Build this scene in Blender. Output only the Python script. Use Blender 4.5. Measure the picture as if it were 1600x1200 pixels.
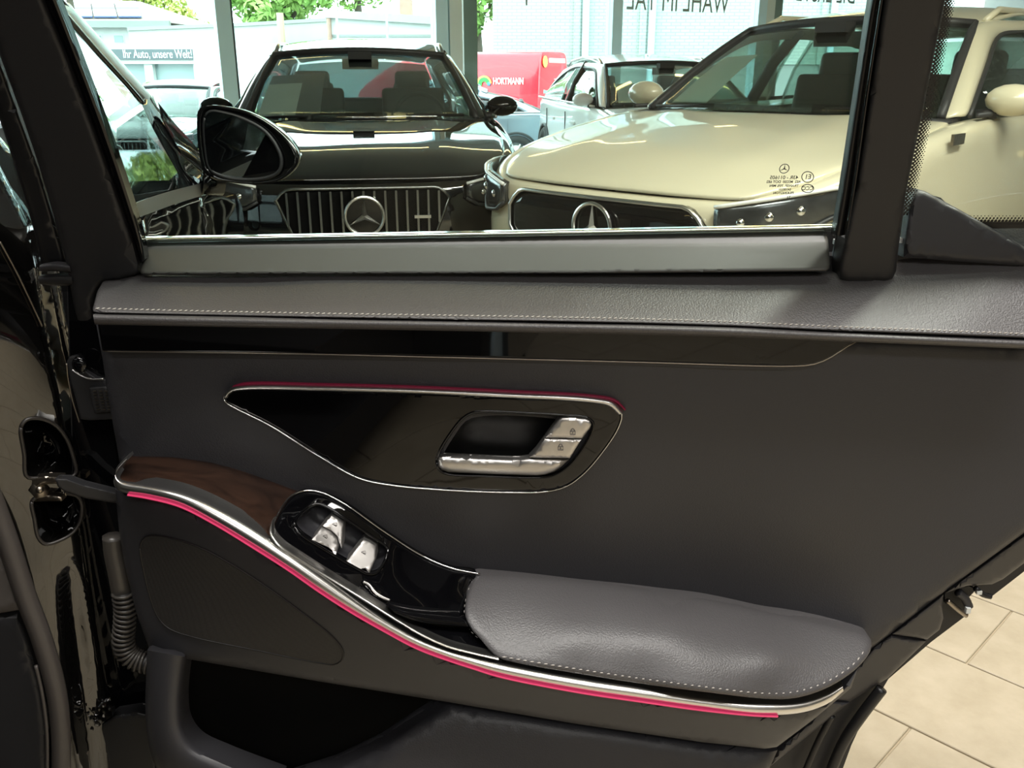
import bpy, bmesh, math, random
import numpy as np
from mathutils import Vector, Matrix
from mathutils.geometry import delaunay_2d_cdt

random.seed(7)
for o in list(bpy.data.objects):
    bpy.data.objects.remove(o)
SC = bpy.context.scene
COL = SC.collection

# ------------------------------------------------------------------ camera, sky, exposure, large lights
F, TH, CH = 1400.0, math.radians(19.2), 1.23
cam_d = bpy.data.cameras.new('camera')
cam = bpy.data.objects.new('camera', cam_d)
COL.objects.link(cam)
cam.location = (0, 0, CH)
cam.rotation_euler = (math.pi / 2 - TH, 0, 0)
cam_d.sensor_width = 36.0
cam_d.lens = F / 1600 * 36
cam_d.clip_start = 0.02
cam_d.clip_end = 300
SC.camera = cam
SC.view_settings.view_transform = 'Standard'
SC.view_settings.look = 'None'
SC.view_settings.exposure = 1.1
SC.view_settings.gamma = 1.0
SC.view_settings.use_curve_mapping = False
SC.cycles.transparent_max_bounces = 32
SC.cycles.max_bounces = 10
SC.cycles.sample_clamp_indirect = 6.0
SC.cycles.caustics_reflective = False
SC.cycles.caustics_refractive = False
w = bpy.data.worlds.new('overcast_sky')
SC.world = w
w.use_nodes = True
bg = w.node_tree.nodes['Background']
bg.inputs['Color'].default_value = (0.90, 0.97, 1.0, 1)
bg.inputs['Strength'].default_value = 3.6


def area(name, loc, rot, sx, sy, power, col):
    d = bpy.data.lights.new(name, 'AREA')
    d.shape = 'RECTANGLE'
    d.size, d.size_y = sx, sy
    d.energy = power
    d.color = col
    o = bpy.data.objects.new(name, d)
    o.location = loc
    o.rotation_euler = rot
    COL.objects.link(o)
    return o


# ceiling luminaires of the showroom above the frame, plus an added fill behind the camera
area('ceiling_or_fill_lamp', (0.45, 0.45, 3.45), (0, 0, 0), 3.2, 0.5, 66, (1.0, 0.97, 0.92))
area('ceiling_or_fill_lamp', (0.8, -2.6, 3.45), (0, 0, 0), 3.2, 0.5, 40, (1.0, 0.98, 0.95))  # added neutral fill, brightens the door panel from the front
area('ceiling_or_fill_lamp', (2.2, 2.2, 3.45), (0, 0, 0.7), 3.2, 0.4, 72, (1.0, 0.96, 0.88))


# ------------------------------------------------------------------ materials
def newmat(name):
    m = bpy.data.materials.new(name)
    m.use_nodes = True
    return m, m.node_tree.nodes, m.node_tree.links, m.node_tree.nodes['Principled BSDF']


def pbr(name, col, rough=0.5, metal=0.0, coat=0.0, spec=0.5, emit=None, es=0.0, bump=None, vary=0.0, vscale=8.0):
    m, n, l, p = newmat(name)
    p.inputs['Base Color'].default_value = (*col, 1)
    p.inputs['Roughness'].default_value = rough
    p.inputs['Metallic'].default_value = metal
    p.inputs['Coat Weight'].default_value = coat
    p.inputs['Coat Roughness'].default_value = 0.02
    p.inputs['Specular IOR Level'].default_value = spec
    if emit:
        p.inputs['Emission Color'].default_value = (*emit, 1)
        p.inputs['Emission Strength'].default_value = es
    tc = None
    if bump or vary:
        tc = n.new('ShaderNodeTexCoord')
    if bump:
        kind, scale, strength, dist = bump
        if kind == 'leather':
            nz = n.new('ShaderNodeTexNoise')
            nz.inputs['Scale'].default_value = scale * 0.35
            nz.inputs['Detail'].default_value = 2
            mixv = n.new('ShaderNodeVectorMath'); mixv.operation = 'MULTIPLY_ADD'
            mixv.inputs[1].default_value = (0.004,) * 3
            l.new(tc.outputs['Object'], nz.inputs['Vector'])
            l.new(nz.outputs['Color'], mixv.inputs[0])
            l.new(tc.outputs['Object'], mixv.inputs[2])
            t = n.new('ShaderNodeTexVoronoi')
            t.feature = 'F1'
            t.inputs['Scale'].default_value = scale
            l.new(mixv.outputs[0], t.inputs['Vector'])
            out = t.outputs['Distance']
        else:
            t = n.new('ShaderNodeTexNoise')
            t.inputs['Scale'].default_value = scale
            t.inputs['Detail'].default_value = 3
            l.new(tc.outputs['Object'], t.inputs['Vector'])
            out = t.outputs['Fac']
        b = n.new('ShaderNodeBump')
        b.inputs['Strength'].default_value = strength
        b.inputs['Distance'].default_value = dist
        if kind == 'leather':
            b.invert = True
        l.new(out, b.inputs['Height'])
        l.new(b.outputs['Normal'], p.inputs['Normal'])
    if vary:
        t = n.new('ShaderNodeTexNoise')
        t.inputs['Scale'].default_value = vscale
        t.inputs['Detail'].default_value = 5
        l.new(tc.outputs['Object'], t.inputs['Vector'])
        mx = n.new('ShaderNodeMix'); mx.data_type = 'RGBA'
        mx.inputs['A'].default_value = (*[c * (1 - vary) for c in col], 1)
        mx.inputs['B'].default_value = (*[min(1, c * (1 + vary)) for c in col], 1)
        l.new(t.outputs['Fac'], mx.inputs['Factor'])
        l.new(mx.outputs['Result'], p.inputs['Base Color'])
    return m


def glassmat(name, tint, refl=1.0, base=0.045):
    """thin pane: tinted transparency with a mirror sheen that grows at grazing angles (works on both faces)"""
    m, n, l, p = newmat(name)
    n.remove(p)
    out = n['Material Output']
    tr = n.new('ShaderNodeBsdfTransparent')
    tr.inputs['Color'].default_value = (*tint, 1)
    gl = n.new('ShaderNodeBsdfGlossy')
    gl.inputs['Roughness'].default_value = 0.0
    gl.inputs['Color'].default_value = (1, 1, 1, 1)
    lw = n.new('ShaderNodeLayerWeight'); lw.inputs['Blend'].default_value = 0.5
    pw = n.new('ShaderNodeMath'); pw.operation = 'POWER'; pw.inputs[1].default_value = 4.0
    ma = n.new('ShaderNodeMath'); ma.operation = 'MULTIPLY_ADD'
    ma.inputs[1].default_value = 0.9 * refl
    ma.inputs[2].default_value = base * refl
    mx = n.new('ShaderNodeMixShader')
    l.new(lw.outputs['Facing'], pw.inputs[0])
    l.new(pw.outputs[0], ma.inputs[0])
    l.new(ma.outputs[0], mx.inputs['Fac'])
    l.new(tr.outputs[0], mx.inputs[1])
    l.new(gl.outputs[0], mx.inputs[2])
    l.new(mx.outputs[0], out.inputs['Surface'])
    return m


M = {}
M['leather'] = pbr('grey_leather', (0.076, 0.072, 0.074), 0.42, spec=0.55, bump=('leather', 460, 0.30, 0.0010))
M['panel'] = pbr('dark_soft_panel', (0.036, 0.0355, 0.040), 0.46, spec=0.5, bump=('leather', 480, 0.20, 0.001))
M['plastic'] = pbr('charcoal_plastic', (0.018, 0.0178, 0.0195), 0.5, spec=0.45, bump=('noise', 900, 0.05, 0.0006))
M['plastic_soft'] = pbr('dark_grey_plastic', (0.031, 0.0305, 0.0345), 0.45, spec=0.5, bump=('noise', 700, 0.06, 0.0006))
M['sill'] = pbr('satin_grey_sill', (0.050, 0.050, 0.046), 0.38, spec=0.6, bump=('noise', 900, 0.03, 0.0004))
M['gloss'] = pbr('piano_black', (0.002, 0.002, 0.0025), 0.03)
M['rubber'] = pbr('black_rubber', (0.010, 0.010, 0.011), 0.4)
M['dark'] = pbr('dark_cavity', (0.010, 0.009, 0.009), 0.55)
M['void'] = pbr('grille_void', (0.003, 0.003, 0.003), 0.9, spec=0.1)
M['recess'] = pbr('recess_lining', (0.006, 0.006, 0.006), 0.38)
M['boot'] = pbr('rubber_boot', (0.060, 0.054, 0.048), 0.33)
M['sealtube'] = pbr('door_seal', (0.055, 0.048, 0.044), 0.42)
M['satin'] = pbr('satin_chrome', (0.72, 0.71, 0.69), 0.28, metal=1.0)
M['chrome'] = pbr('chrome', (0.86, 0.86, 0.85), 0.07, metal=1.0)
M['handle'] = pbr('brushed_aluminium', (0.62, 0.60, 0.58), 0.42, metal=1.0)
M['steel'] = pbr('worn_steel', (0.34, 0.30, 0.25), 0.32, metal=1.0, vary=0.3, vscale=60)
M['thread'] = pbr('stitch_thread', (0.46, 0.43, 0.40), 0.7)
M['ambient'] = pbr('ambient_light', (0.40, 0.03, 0.09), 0.4, emit=(1.0, 0.07, 0.20), es=0.20)
M['ambient_dim'] = pbr('ambient_light_upper', (0.17, 0.010, 0.035), 0.4, emit=(1.0, 0.03, 0.15), es=0.02)
M['print_dark'] = pbr('dark_print', (0.03, 0.03, 0.032), 0.5)
M['print_icon'] = pbr('icon_print', (0.10, 0.09, 0.085), 0.5)
M['frit'] = pbr('glass_frit', (0.006, 0.006, 0.006), 0.5)
M['door_glass'] = glassmat('door_glass', (0.93, 0.985, 0.955), 0.5, 0.015)
M['show_glass'] = glassmat('showroom_glass', (0.90, 0.985, 0.98), 0.5, 0.03)
M['car_glass'] = glassmat('tinted_car_glass', (0.74, 0.83, 0.79), 1.0, 0.04)
M['deep_glass'] = glassmat('deep_tinted_glass', (0.36, 0.44, 0.45), 0.8, 0.04)
M['dark_glass'] = glassmat('dark_car_glass', (0.80, 0.87, 0.85), 1.1, 0.085)
M['black_paint'] = pbr('black_car_paint', (0.0035, 0.0035, 0.004), 0.03, coat=1.0, spec=0.7)
M['pillar_paint'] = pbr('black_pillar_paint', (0.004, 0.0038, 0.0036), 0.06, coat=1.0, spec=0.8)
M['cream_paint'] = pbr('cream_car_paint', (0.70, 0.64, 0.47), 0.28, coat=0.7)
M['white_paint'] = pbr('white_car_paint', (0.84, 0.85, 0.84), 0.22, coat=0.7)
M['silver_paint'] = pbr('silver_car_paint', (0.33, 0.37, 0.43), 0.25, metal=0.5, coat=0.6)
M['green_paint'] = pbr('dark_green_car_paint', (0.02, 0.035, 0.03), 0.12, coat=1.0)
M['red_paint'] = pbr('red_van_paint', (0.72, 0.015, 0.035), 0.25, coat=0.6)
M['tyre'] = pbr('tyre_rubber', (0.012, 0.012, 0.012), 0.7)
M['lamp_glass'] = glassmat('headlamp_glass', (0.85, 0.88, 0.88), 1.0, 0.06)
M['lamp_bowl'] = pbr('headlamp_bowl', (0.13, 0.135, 0.14), 0.2, metal=0.8, vary=0.5, vscale=30)
M['interior'] = pbr('car_interior', (0.02, 0.02, 0.021), 0.6)
M['seat_cloth'] = pbr('car_seat_leather', (0.035, 0.034, 0.034), 0.5)
M['paper'] = pbr('price_sheet_paper', (0.88, 0.86, 0.80), 0.7, vary=0.06, vscale=14)
M['paper_grey'] = pbr('price_sheet_grey', (0.16, 0.15, 0.15), 0.7)
M['alu'] = pbr('window_aluminium', (0.62, 0.80, 0.92), 0.4)
M['alu_white'] = pbr('window_reveal', (0.70, 0.72, 0.70), 0.5)
M['column'] = pbr('column_paint', (0.24, 0.225, 0.20), 0.6)
M['ceiling'] = pbr('ceiling_paint', (0.38, 0.38, 0.37), 0.8)
M['wallpaint'] = pbr('wall_paint', (0.32, 0.31, 0.30), 0.8)
M['led'] = pbr('led_line', (1, 1, 1), 0.4, emit=(1.0, 0.68, 0.26), es=5.0)
M['grout'] = pbr('floor_grout', (0.34, 0.285, 0.20), 0.8)
M['asphalt'] = pbr('asphalt', (0.17, 0.17, 0.17), 0.9, vary=0.2, vscale=2)
M['white_render'] = pbr('white_render', (0.66, 0.67, 0.65), 0.9)
M['concrete'] = pbr('concrete', (0.40, 0.41, 0.38), 0.9, vary=0.15, vscale=1.5)
M['plinth'] = pbr('grey_plinth', (0.30, 0.31, 0.30), 0.9)
M['roof_tile'] = pbr('brown_roof', (0.25, 0.20, 0.17), 0.8, vary=0.2, vscale=3)
M['solar'] = pbr('solar_cell', (0.10, 0.14, 0.30), 0.15, coat=0.5)
M['shop_glass'] = pbr('shop_front', (0.30, 0.38, 0.38), 0.15)
M['sign_dark'] = pbr('sign_band', (0.10, 0.12, 0.13), 0.6)
M['sign_white'] = pbr('sign_letters', (0.85, 0.85, 0.84), 0.6)
M['wood_pole'] = pbr('bare_wood', (0.42, 0.34, 0.22), 0.8)
M['brick_red'] = pbr('red_chimney', (0.38, 0.24, 0.19), 0.8, vary=0.2, vscale=6)
M['bark'] = pbr('bark', (0.10, 0.08, 0.06), 0.9)
M['logo_green'] = pbr('logo_green', (0.05, 0.55, 0.08), 0.5)
M['logo_yellow'] = pbr('logo_yellow', (0.9, 0.65, 0.12), 0.5)
M['logo_blue'] = pbr('logo_blue', (0.08, 0.30, 0.60), 0.5)
M['indicator'] = pbr('amber_lens', (0.7, 0.35, 0.08), 0.3)
M['fabric'] = pbr('grey_trim_fabric', (0.085, 0.075, 0.070), 0.8)
M['lettering'] = pbr('window_lettering', (0.30, 0.37, 0.38), 0.6)


def leafmat(name, c1, c2):
    m, n, l, p = newmat(name)
    p.inputs['Roughness'].default_value = 0.6
    t = n.new('ShaderNodeTexNoise'); t.inputs['Scale'].default_value = 1.4; t.inputs['Detail'].default_value = 4
    tc = n.new('ShaderNodeTexCoord')
    l.new(tc.outputs['Object'], t.inputs['Vector'])
    r = n.new('ShaderNodeValToRGB')
    r.color_ramp.elements[0].position = 0.35; r.color_ramp.elements[0].color = (*c1, 1)
    r.color_ramp.elements[1].position = 0.65; r.color_ramp.elements[1].color = (*c2, 1)
    l.new(t.outputs['Fac'], r.inputs['Fac'])
    l.new(r.outputs['Color'], p.inputs['Base Color'])
    p.inputs['Subsurface Weight'].default_value = 0.0
    return m


M['leaf'] = leafmat('tree_leaves', (0.14, 0.28, 0.05), (0.36, 0.52, 0.14))
M['leaf_yellow'] = leafmat('yellow_green_leaves', (0.26, 0.32, 0.05), (0.50, 0.52, 0.14))


def wood_mat():
    m, n, l, p = newmat('walnut_veneer')
    tc = n.new('ShaderNodeTexCoord')
    mp = n.new('ShaderNodeMapping'); mp.inputs['Scale'].default_value = (5, 12, 12)
    nz = n.new('ShaderNodeTexNoise'); nz.inputs['Scale'].default_value = 2.2; nz.inputs['Detail'].default_value = 8
    nz.inputs['Distortion'].default_value = 1.6
    r = n.new('ShaderNodeValToRGB')
    e = r.color_ramp.elements
    e[0].position = 0.30; e[0].color = (0.012, 0.006, 0.004, 1)
    e[1].position = 0.75; e[1].color = (0.038, 0.018, 0.011, 1)
    l.new(tc.outputs['Object'], mp.inputs['Vector']); l.new(mp.outputs[0], nz.inputs['Vector'])
    l.new(nz.outputs['Fac'], r.inputs['Fac']); l.new(r.outputs['Color'], p.inputs['Base Color'])
    p.inputs['Roughness'].default_value = 0.25
    p.inputs['Coat Weight'].default_value = 0.2
    return m


M['wood'] = wood_mat()


def tile_mat():
    m, n, l, p = newmat('beige_floor_tile')
    tc = n.new('ShaderNodeTexCoord')
    nz = n.new('ShaderNodeTexNoise'); nz.inputs['Scale'].default_value = 9; nz.inputs['Detail'].default_value = 7
    nz.inputs['Roughness'].default_value = 0.65
    r = n.new('ShaderNodeValToRGB')
    e = r.color_ramp.elements
    e[0].position = 0.3; e[0].color = (0.35, 0.30, 0.215, 1)
    e[1].position = 0.72; e[1].color = (0.45, 0.395, 0.30, 1)
    l.new(tc.outputs['Object'], nz.inputs['Vector']); l.new(nz.outputs['Fac'], r.inputs['Fac'])
    l.new(r.outputs['Color'], p.inputs['Base Color'])
    p.inputs['Roughness'].default_value = 0.38
    b = n.new('ShaderNodeBump'); b.inputs['Strength'].default_value = 0.05; b.inputs['Distance'].default_value = 0.002
    l.new(nz.outputs['Fac'], b.inputs['Height']); l.new(b.outputs['Normal'], p.inputs['Normal'])
    return m


M['tile'] = tile_mat()


def brick_mat():
    m, n, l, p = newmat('white_painted_brick')
    tc = n.new('ShaderNodeTexCoord')
    mp = n.new('ShaderNodeMapping'); mp.inputs['Rotation'].default_value = (math.pi / 2, 0, 0)
    br = n.new('ShaderNodeTexBrick')
    br.inputs['Color1'].default_value = (0.40, 0.45, 0.41, 1)
    br.inputs['Color2'].default_value = (0.36, 0.41, 0.375, 1)
    br.inputs['Mortar'].default_value = (0.27, 0.315, 0.29, 1)
    br.inputs['Scale'].default_value = 1.0
    br.inputs['Mortar Size'].default_value = 0.012
    br.inputs['Brick Width'].default_value = 0.26
    br.inputs['Row Height'].default_value = 0.083
    l.new(tc.outputs['Object'], mp.inputs['Vector']); l.new(mp.outputs[0], br.inputs['Vector'])
    l.new(br.outputs['Color'], p.inputs['Base Color'])
    p.inputs['Roughness'].default_value = 0.8
    return m


M['brick'] = brick_mat()


def mesh_mat():
    m, n, l, p = newmat('speaker_mesh')
    tc = n.new('ShaderNodeTexCoord')
    t = n.new('ShaderNodeTexVoronoi'); t.inputs['Scale'].default_value = 520; t.inputs['Randomness'].default_value = 0.0
    b = n.new('ShaderNodeBump'); b.inputs['Strength'].default_value = 0.5; b.inputs['Distance'].default_value = 0.001
    l.new(tc.outputs['Object'], t.inputs['Vector']); l.new(t.outputs['Distance'], b.inputs['Height'])
    l.new(b.outputs['Normal'], p.inputs['Normal'])
    p.inputs['Base Color'].default_value = (0.028, 0.026, 0.025, 1)
    p.inputs['Roughness'].default_value = 0.55
    return m


M['speaker'] = mesh_mat()


# ------------------------------------------------------------------ helpers: objects
def tag(o, label, cat, group=None, kind=None):
    o['label'] = label
    if cat:
        o['category'] = cat
    if group:
        o['group'] = group
    if kind:
        o['kind'] = kind
    return o


def empty(name, loc, label=None, cat=None, group=None, rz=0.0, s=1.0):
    o = bpy.data.objects.new(name, None)
    o.location = loc
    o.rotation_euler = (0, 0, rz)
    o.scale = (s, s, s)
    o.empty_display_size = 0.1
    COL.objects.link(o)
    if label:
        tag(o, label, cat, group)
    return o


def world_of(o):
    m = Matrix.LocRotScale(o.location, o.rotation_euler, o.scale)
    return world_of(o.parent) @ o.matrix_parent_inverse @ m if o.parent else m


def attach(o, parent, local=False):
    if parent is None:
        return
    o.parent = parent
    if not local:
        o.matrix_parent_inverse = world_of(parent).inverted()


def mk(name, verts, faces, mat, parent=None, smooth=False, local=False, sub=0, flat_angle=None):
    me = bpy.data.meshes.new(name)
    me.from_pydata([tuple(map(float, v)) for v in verts], [], faces)
    bm = bmesh.new(); bm.from_mesh(me)
    bmesh.ops.recalc_face_normals(bm, faces=bm.faces)
    bm.to_mesh(me); bm.free()
    if smooth:
        for p in me.polygons:
            p.use_smooth = True
        if flat_angle:
            me.set_sharp_from_angle(angle=math.radians(flat_angle))
    me.materials.append(mat)
    o = bpy.data.objects.new(name, me)
    COL.objects.link(o)
    attach(o, parent, local)
    if sub:
        s = o.modifiers.new('sub', 'SUBSURF'); s.levels = sub; s.render_levels = sub
    return o


class MB:
    """collects primitives into one mesh"""
    def __init__(s):
        s.v, s.f = [], []

    def add(s, v, f):
        n = len(s.v)
        s.v += [tuple(map(float, q)) for q in v]
        s.f += [tuple(i + n for i in q) for q in f]
        return s

    def box(s, c, d, R=None, bev=0.0):
        c = np.array(c, float); d = np.array(d, float) / 2
        q = np.array([[x, y, z] for x in (-1, 1) for y in (-1, 1) for z in (-1, 1)], float) * d
        if R is not None:
            q = q @ np.array(R).T
        return s.add(q + c, [(0, 1, 3, 2), (4, 6, 7, 5), (0, 4, 5, 1), (2, 3, 7, 6), (0, 2, 6, 4), (1, 5, 7, 3)])

    def tube(s, pts, r, n=8, cap=True):
        pts = np.array(pts, float)
        rr = np.full(len(pts), r) if np.isscalar(r) else np.array(r, float)
        T = np.gradient(pts, axis=0)
        T /= np.linalg.norm(T, axis=1)[:, None] + 1e-12
        up = np.array([0, 0, 1.0])
        if abs(T[0] @ up) > 0.9:
            up = np.array([0, 1.0, 0])
        V = []
        N = np.cross(T[0], up); N /= np.linalg.norm(N)
        for i in range(len(pts)):
            N = N - T[i] * (N @ T[i]); N /= np.linalg.norm(N) + 1e-12
            B = np.cross(T[i], N)
            for k in range(n):
                a = 2 * math.pi * k / n
                V.append(pts[i] + rr[i] * (math.cos(a) * N + math.sin(a) * B))
        Fc = []
        for i in range(len(pts) - 1):
            for k in range(n):
                a, b = i * n + k, i * n + (k + 1) % n
                Fc.append((a, b, b + n, a + n))
        if cap:
            Fc.append(tuple(range(n))); Fc.append(tuple((len(pts) - 1) * n + k for k in range(n)))
        return s.add(V, Fc)

    def prism(s, poly, axis_vec):
        """3D polygon extruded along a vector"""
        P = np.array(poly, float); n = len(P)
        a = np.array(axis_vec, float)
        return s.add(np.concatenate([P, P + a]),
                     [tuple(range(n)), tuple(range(2 * n - 1, n - 1, -1))] + [(i, (i + 1) % n, (i + 1) % n + n, i + n) for i in range(n)])

    def ball(s, c, r, nu=10, nv=6):
        c = np.array(c, float); r = np.array([r, r, r] if np.isscalar(r) else r, float)
        V = [c + r * np.array([0, 0, 1])]
        for j in range(1, nv):
            for i in range(nu):
                a, b = 2 * math.pi * i / nu, math.pi * j / nv
                V.append(c + r * np.array([math.sin(b) * math.cos(a), math.sin(b) * math.sin(a), math.cos(b)]))
        V.append(c - r * np.array([0, 0, 1]))
        Fc = [(0, 1 + i, 1 + (i + 1) % nu) for i in range(nu)]
        for j in range(nv - 2):
            for i in range(nu):
                a, b = 1 + j * nu + i, 1 + j * nu + (i + 1) % nu
                Fc.append((a, a + nu, b + nu, b))
        k = len(V) - 1
        Fc += [(k, k - nu + (i + 1) % nu, k - nu + i) for i in range(nu)]
        return s.add(V, Fc)

    def build(s, name, mat, parent=None, smooth=False, local=False, angle=None):
        return mk(name, s.v, s.f, mat, parent, smooth, local, 0, angle)


# ------------------------------------------------------------------ helpers: from picture points to places in the room
ct, st = math.cos(TH), math.sin(TH)


def rays(px, py):
    px = np.asarray(px, float); py = np.asarray(py, float)
    v = (600 - py) / F
    return np.stack([(px - 800) / F, ct + v * st, -st + v * ct], -1)


def at(px, py, y):
    d = rays(px, py)
    return d * (np.asarray(y) / d[..., 1])[..., None] + np.array([0, 0, CH])


def tps(ctrl):
    """a smooth depth field through (px, py, Y) measurements"""
    c = np.array(ctrl, float)
    if c.ndim == 0:
        return lambda x, y: np.full(np.shape(x), float(ctrl))
    P = c[:, :2] / 200; n = len(P)
    def U(r2):
        return np.where(r2 > 1e-12, r2 * np.log(np.maximum(r2, 1e-12)), 0)
    K = U(((P[:, None] - P[None]) ** 2).sum(-1)) + 0.02 * np.eye(n)
    Q = np.c_[np.ones(n), P]
    A = np.block([[K, Q], [Q.T, np.zeros((3, 3))]])
    wv = np.linalg.lstsq(A, np.r_[c[:, 2], 0, 0, 0], rcond=None)[0]

    def fn(x, y):
        x = np.asarray(x, float) / 200; y = np.asarray(y, float) / 200
        q = np.stack([x, y], -1)
        r2 = ((q[..., None, :] - P) ** 2).sum(-1)
        return U(r2) @ wv[:n] + wv[n] + wv[n + 1] * x + wv[n + 2] * y
    return fn


def plane(P0, N):
    P0 = np.array(P0, float); N = np.array(N, float)

    def fn(x, y):
        d = rays(x, y)
        t = ((P0 - np.array([0, 0, CH])) @ N) / (d @ N)
        return d[..., 1] * t
    return fn


def depth(d):
    if callable(d):
        return d
    if np.isscalar(d):
        return lambda x, y: np.full(np.shape(x), float(d))
    return tps(d)


def smooth_path(pts, n, closed=False):
    """Catmull-Rom through pts, resampled evenly to n points"""
    P = np.array(pts, float)
    if closed:
        P = np.vstack([P[-1], P, P[0], P[1]])
    else:
        P = np.vstack([2 * P[0] - P[1], P, 2 * P[-1] - P[-2]])
    out = []
    for i in range(1, len(P) - 2):
        p0, p1, p2, p3 = P[i - 1:i + 3]
        d1 = max(np.linalg.norm(p1 - p0), 1e-6) ** .5; d2 = max(np.linalg.norm(p2 - p1), 1e-6) ** .5; d3 = max(np.linalg.norm(p3 - p2), 1e-6) ** .5
        m1 = (p1 - p0) / d1 - (p2 - p0) / (d1 + d2) + (p2 - p1) / d2
        m2 = (p2 - p1) / d2 - (p3 - p1) / (d2 + d3) + (p3 - p2) / d3
        m1 *= d2; m2 *= d2
        for t in np.linspace(0, 1, 12, endpoint=False):
            out.append((2 * t**3 - 3 * t**2 + 1) * p1 + (t**3 - 2 * t**2 + t) * m1 + (-2 * t**3 + 3 * t**2) * p2 + (t**3 - t**2) * m2)
    out.append(P[-2])
    out = np.array(out)
    s = np.r_[0, np.cumsum(np.linalg.norm(np.diff(out, axis=0), axis=1))]
    u = np.linspace(0, s[-1], n, endpoint=not closed)
    return np.stack([np.interp(u, s, out[:, k]) for k in range(out.shape[1])], -1)


def inside(poly, q):
    x, y = q[:, 0], q[:, 1]
    r = np.zeros(len(q), bool)
    j = len(poly) - 1
    for i in range(len(poly)):
        xi, yi = poly[i]; xj, yj = poly[j]
        c = ((yi > y) != (yj > y)) & (x < (xj - xi) * (y - yi) / (yj - yi + 1e-12) + xi)
        r ^= c
        j = i
    return r


def dist_poly(poly, q):
    A = np.array(poly); B = np.roll(A, -1, axis=0)
    best = np.full(len(q), 1e9)
    for a, b in zip(A, B):
        ab = b - a
        t = np.clip(((q - a) @ ab) / (ab @ ab + 1e-12), 0, 1)
        best = np.minimum(best, np.linalg.norm(q - (a + t[:, None] * ab), axis=1))
    return best


def sheet(name, parent, outline, dep, mat, th=0.008, step=24, edge=None, bowl=None, smooth=True, curve=None, holes=(), local=False, angle=40, bump=None):
    """a shaped panel: outline seen in the picture, placed at its real depth, with thickness and rounded rim.
    edge=(r_px, drop_m): rim rolls away over r_px; bowl=(r_px, depth_m): hollowed panel; curve=n: smooth outline with n points"""
    o = smooth_path(outline, curve, True) if curve else np.array(outline, float)
    if not curve:   # subdivide long straight edges
        q = []
        rp_ = edge or bowl
        gap = min(step, max(5, 2.0 * rp_[0])) if rp_ else step
        for a, b in zip(o, np.roll(o, -1, axis=0)):
            k = max(1, int(np.linalg.norm(b - a) / gap))
            q += [a + (b - a) * t for t in np.linspace(0, 1, k, endpoint=False)]
        o = np.array(q)
    holes = [np.array(h, float) for h in holes]
    lo, hi = o.min(0), o.max(0)
    gx, gy = np.meshgrid(np.arange(lo[0] + step / 2, hi[0], step), np.arange(lo[1] + step / 2, hi[1], step))
    gx[::2] += step * 0.3
    G = np.stack([gx.ravel(), gy.ravel()], -1)
    extra = [G]
    rp = edge or bowl
    if rp:
        nrm = np.roll(o, -1, axis=0) - np.roll(o, 1, axis=0)
        nrm = np.stack([-nrm[:, 1], nrm[:, 0]], -1)
        nrm /= np.linalg.norm(nrm, axis=1)[:, None] + 1e-9
        for k in (0.12, 0.35, 0.65, 1.0, 1.35, 2.0):
            for sgn in (1, -1):
                c = o + sgn * nrm * rp[0] * k
                c = c[inside(o, c)]
                if len(c):
                    c = c[np.abs(dist_poly(o, c) - rp[0] * k) < 0.08 * rp[0]]
                if len(c):
                    extra.append(c)
    X = np.concatenate(extra)
    X = X[inside(o, X)]
    dmin = dist_poly(o, X)
    X = X[dmin > (0.06 * rp[0] if rp else step * 0.25)]
    for h in holes:
        X = X[~inside(h, X)]
        X = X[dist_poly(h, X) > step * 0.2]
    loops = [o] + holes
    V, E = [], []
    for lp in loops:
        n0 = len(V)
        V += [tuple(v) for v in lp]
        E += [(n0 + i, n0 + (i + 1) % len(lp)) for i in range(len(lp))]
    V += [tuple(v) for v in X]
    r = delaunay_2d_cdt([Vector(v) for v in V], E, [], 0, 1e-4)
    P2 = np.array([tuple(v) for v in r[0]])
    tri = np.array([f for f in r[2] if len(f) == 3])
    cen = P2[tri].mean(1)
    keep = inside(o, cen)
    for h in holes:
        keep &= ~inside(h, cen)
    tri = tri[keep]
    Y = depth(dep)(P2[:, 0], P2[:, 1])
    if rp:
        d = dist_poly(o, P2)
        q = np.clip(d / rp[0], 0, 1)
        arc = np.sqrt(np.maximum(0, 1 - (1 - q) ** 2))
        Y = Y + (rp[1] * (1 - arc) if edge else rp[1] * arc)
    if bump is not None:
        Y = Y + bump(P2[:, 0], P2[:, 1])
    Fp = at(P2[:, 0], P2[:, 1], Y)
    Bp = Fp + np.array([0, th, 0])
    n = len(Fp)
    faces = [tuple(int(i) for i in t) for t in tri]
    cnt = {}
    for t in faces:
        for a, b in ((t[0], t[1]), (t[1], t[2]), (t[2], t[0])):
            cnt[(a, b)] = 1
    side = [(b, a, a + n, b + n) for (a, b) in cnt if (b, a) not in cnt]
    allf = faces + [tuple(i + n for i in reversed(t)) for t in faces] + side
    return mk(name, np.concatenate([Fp, Bp]), allf, mat, parent, smooth, local, 0, angle)


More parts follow.
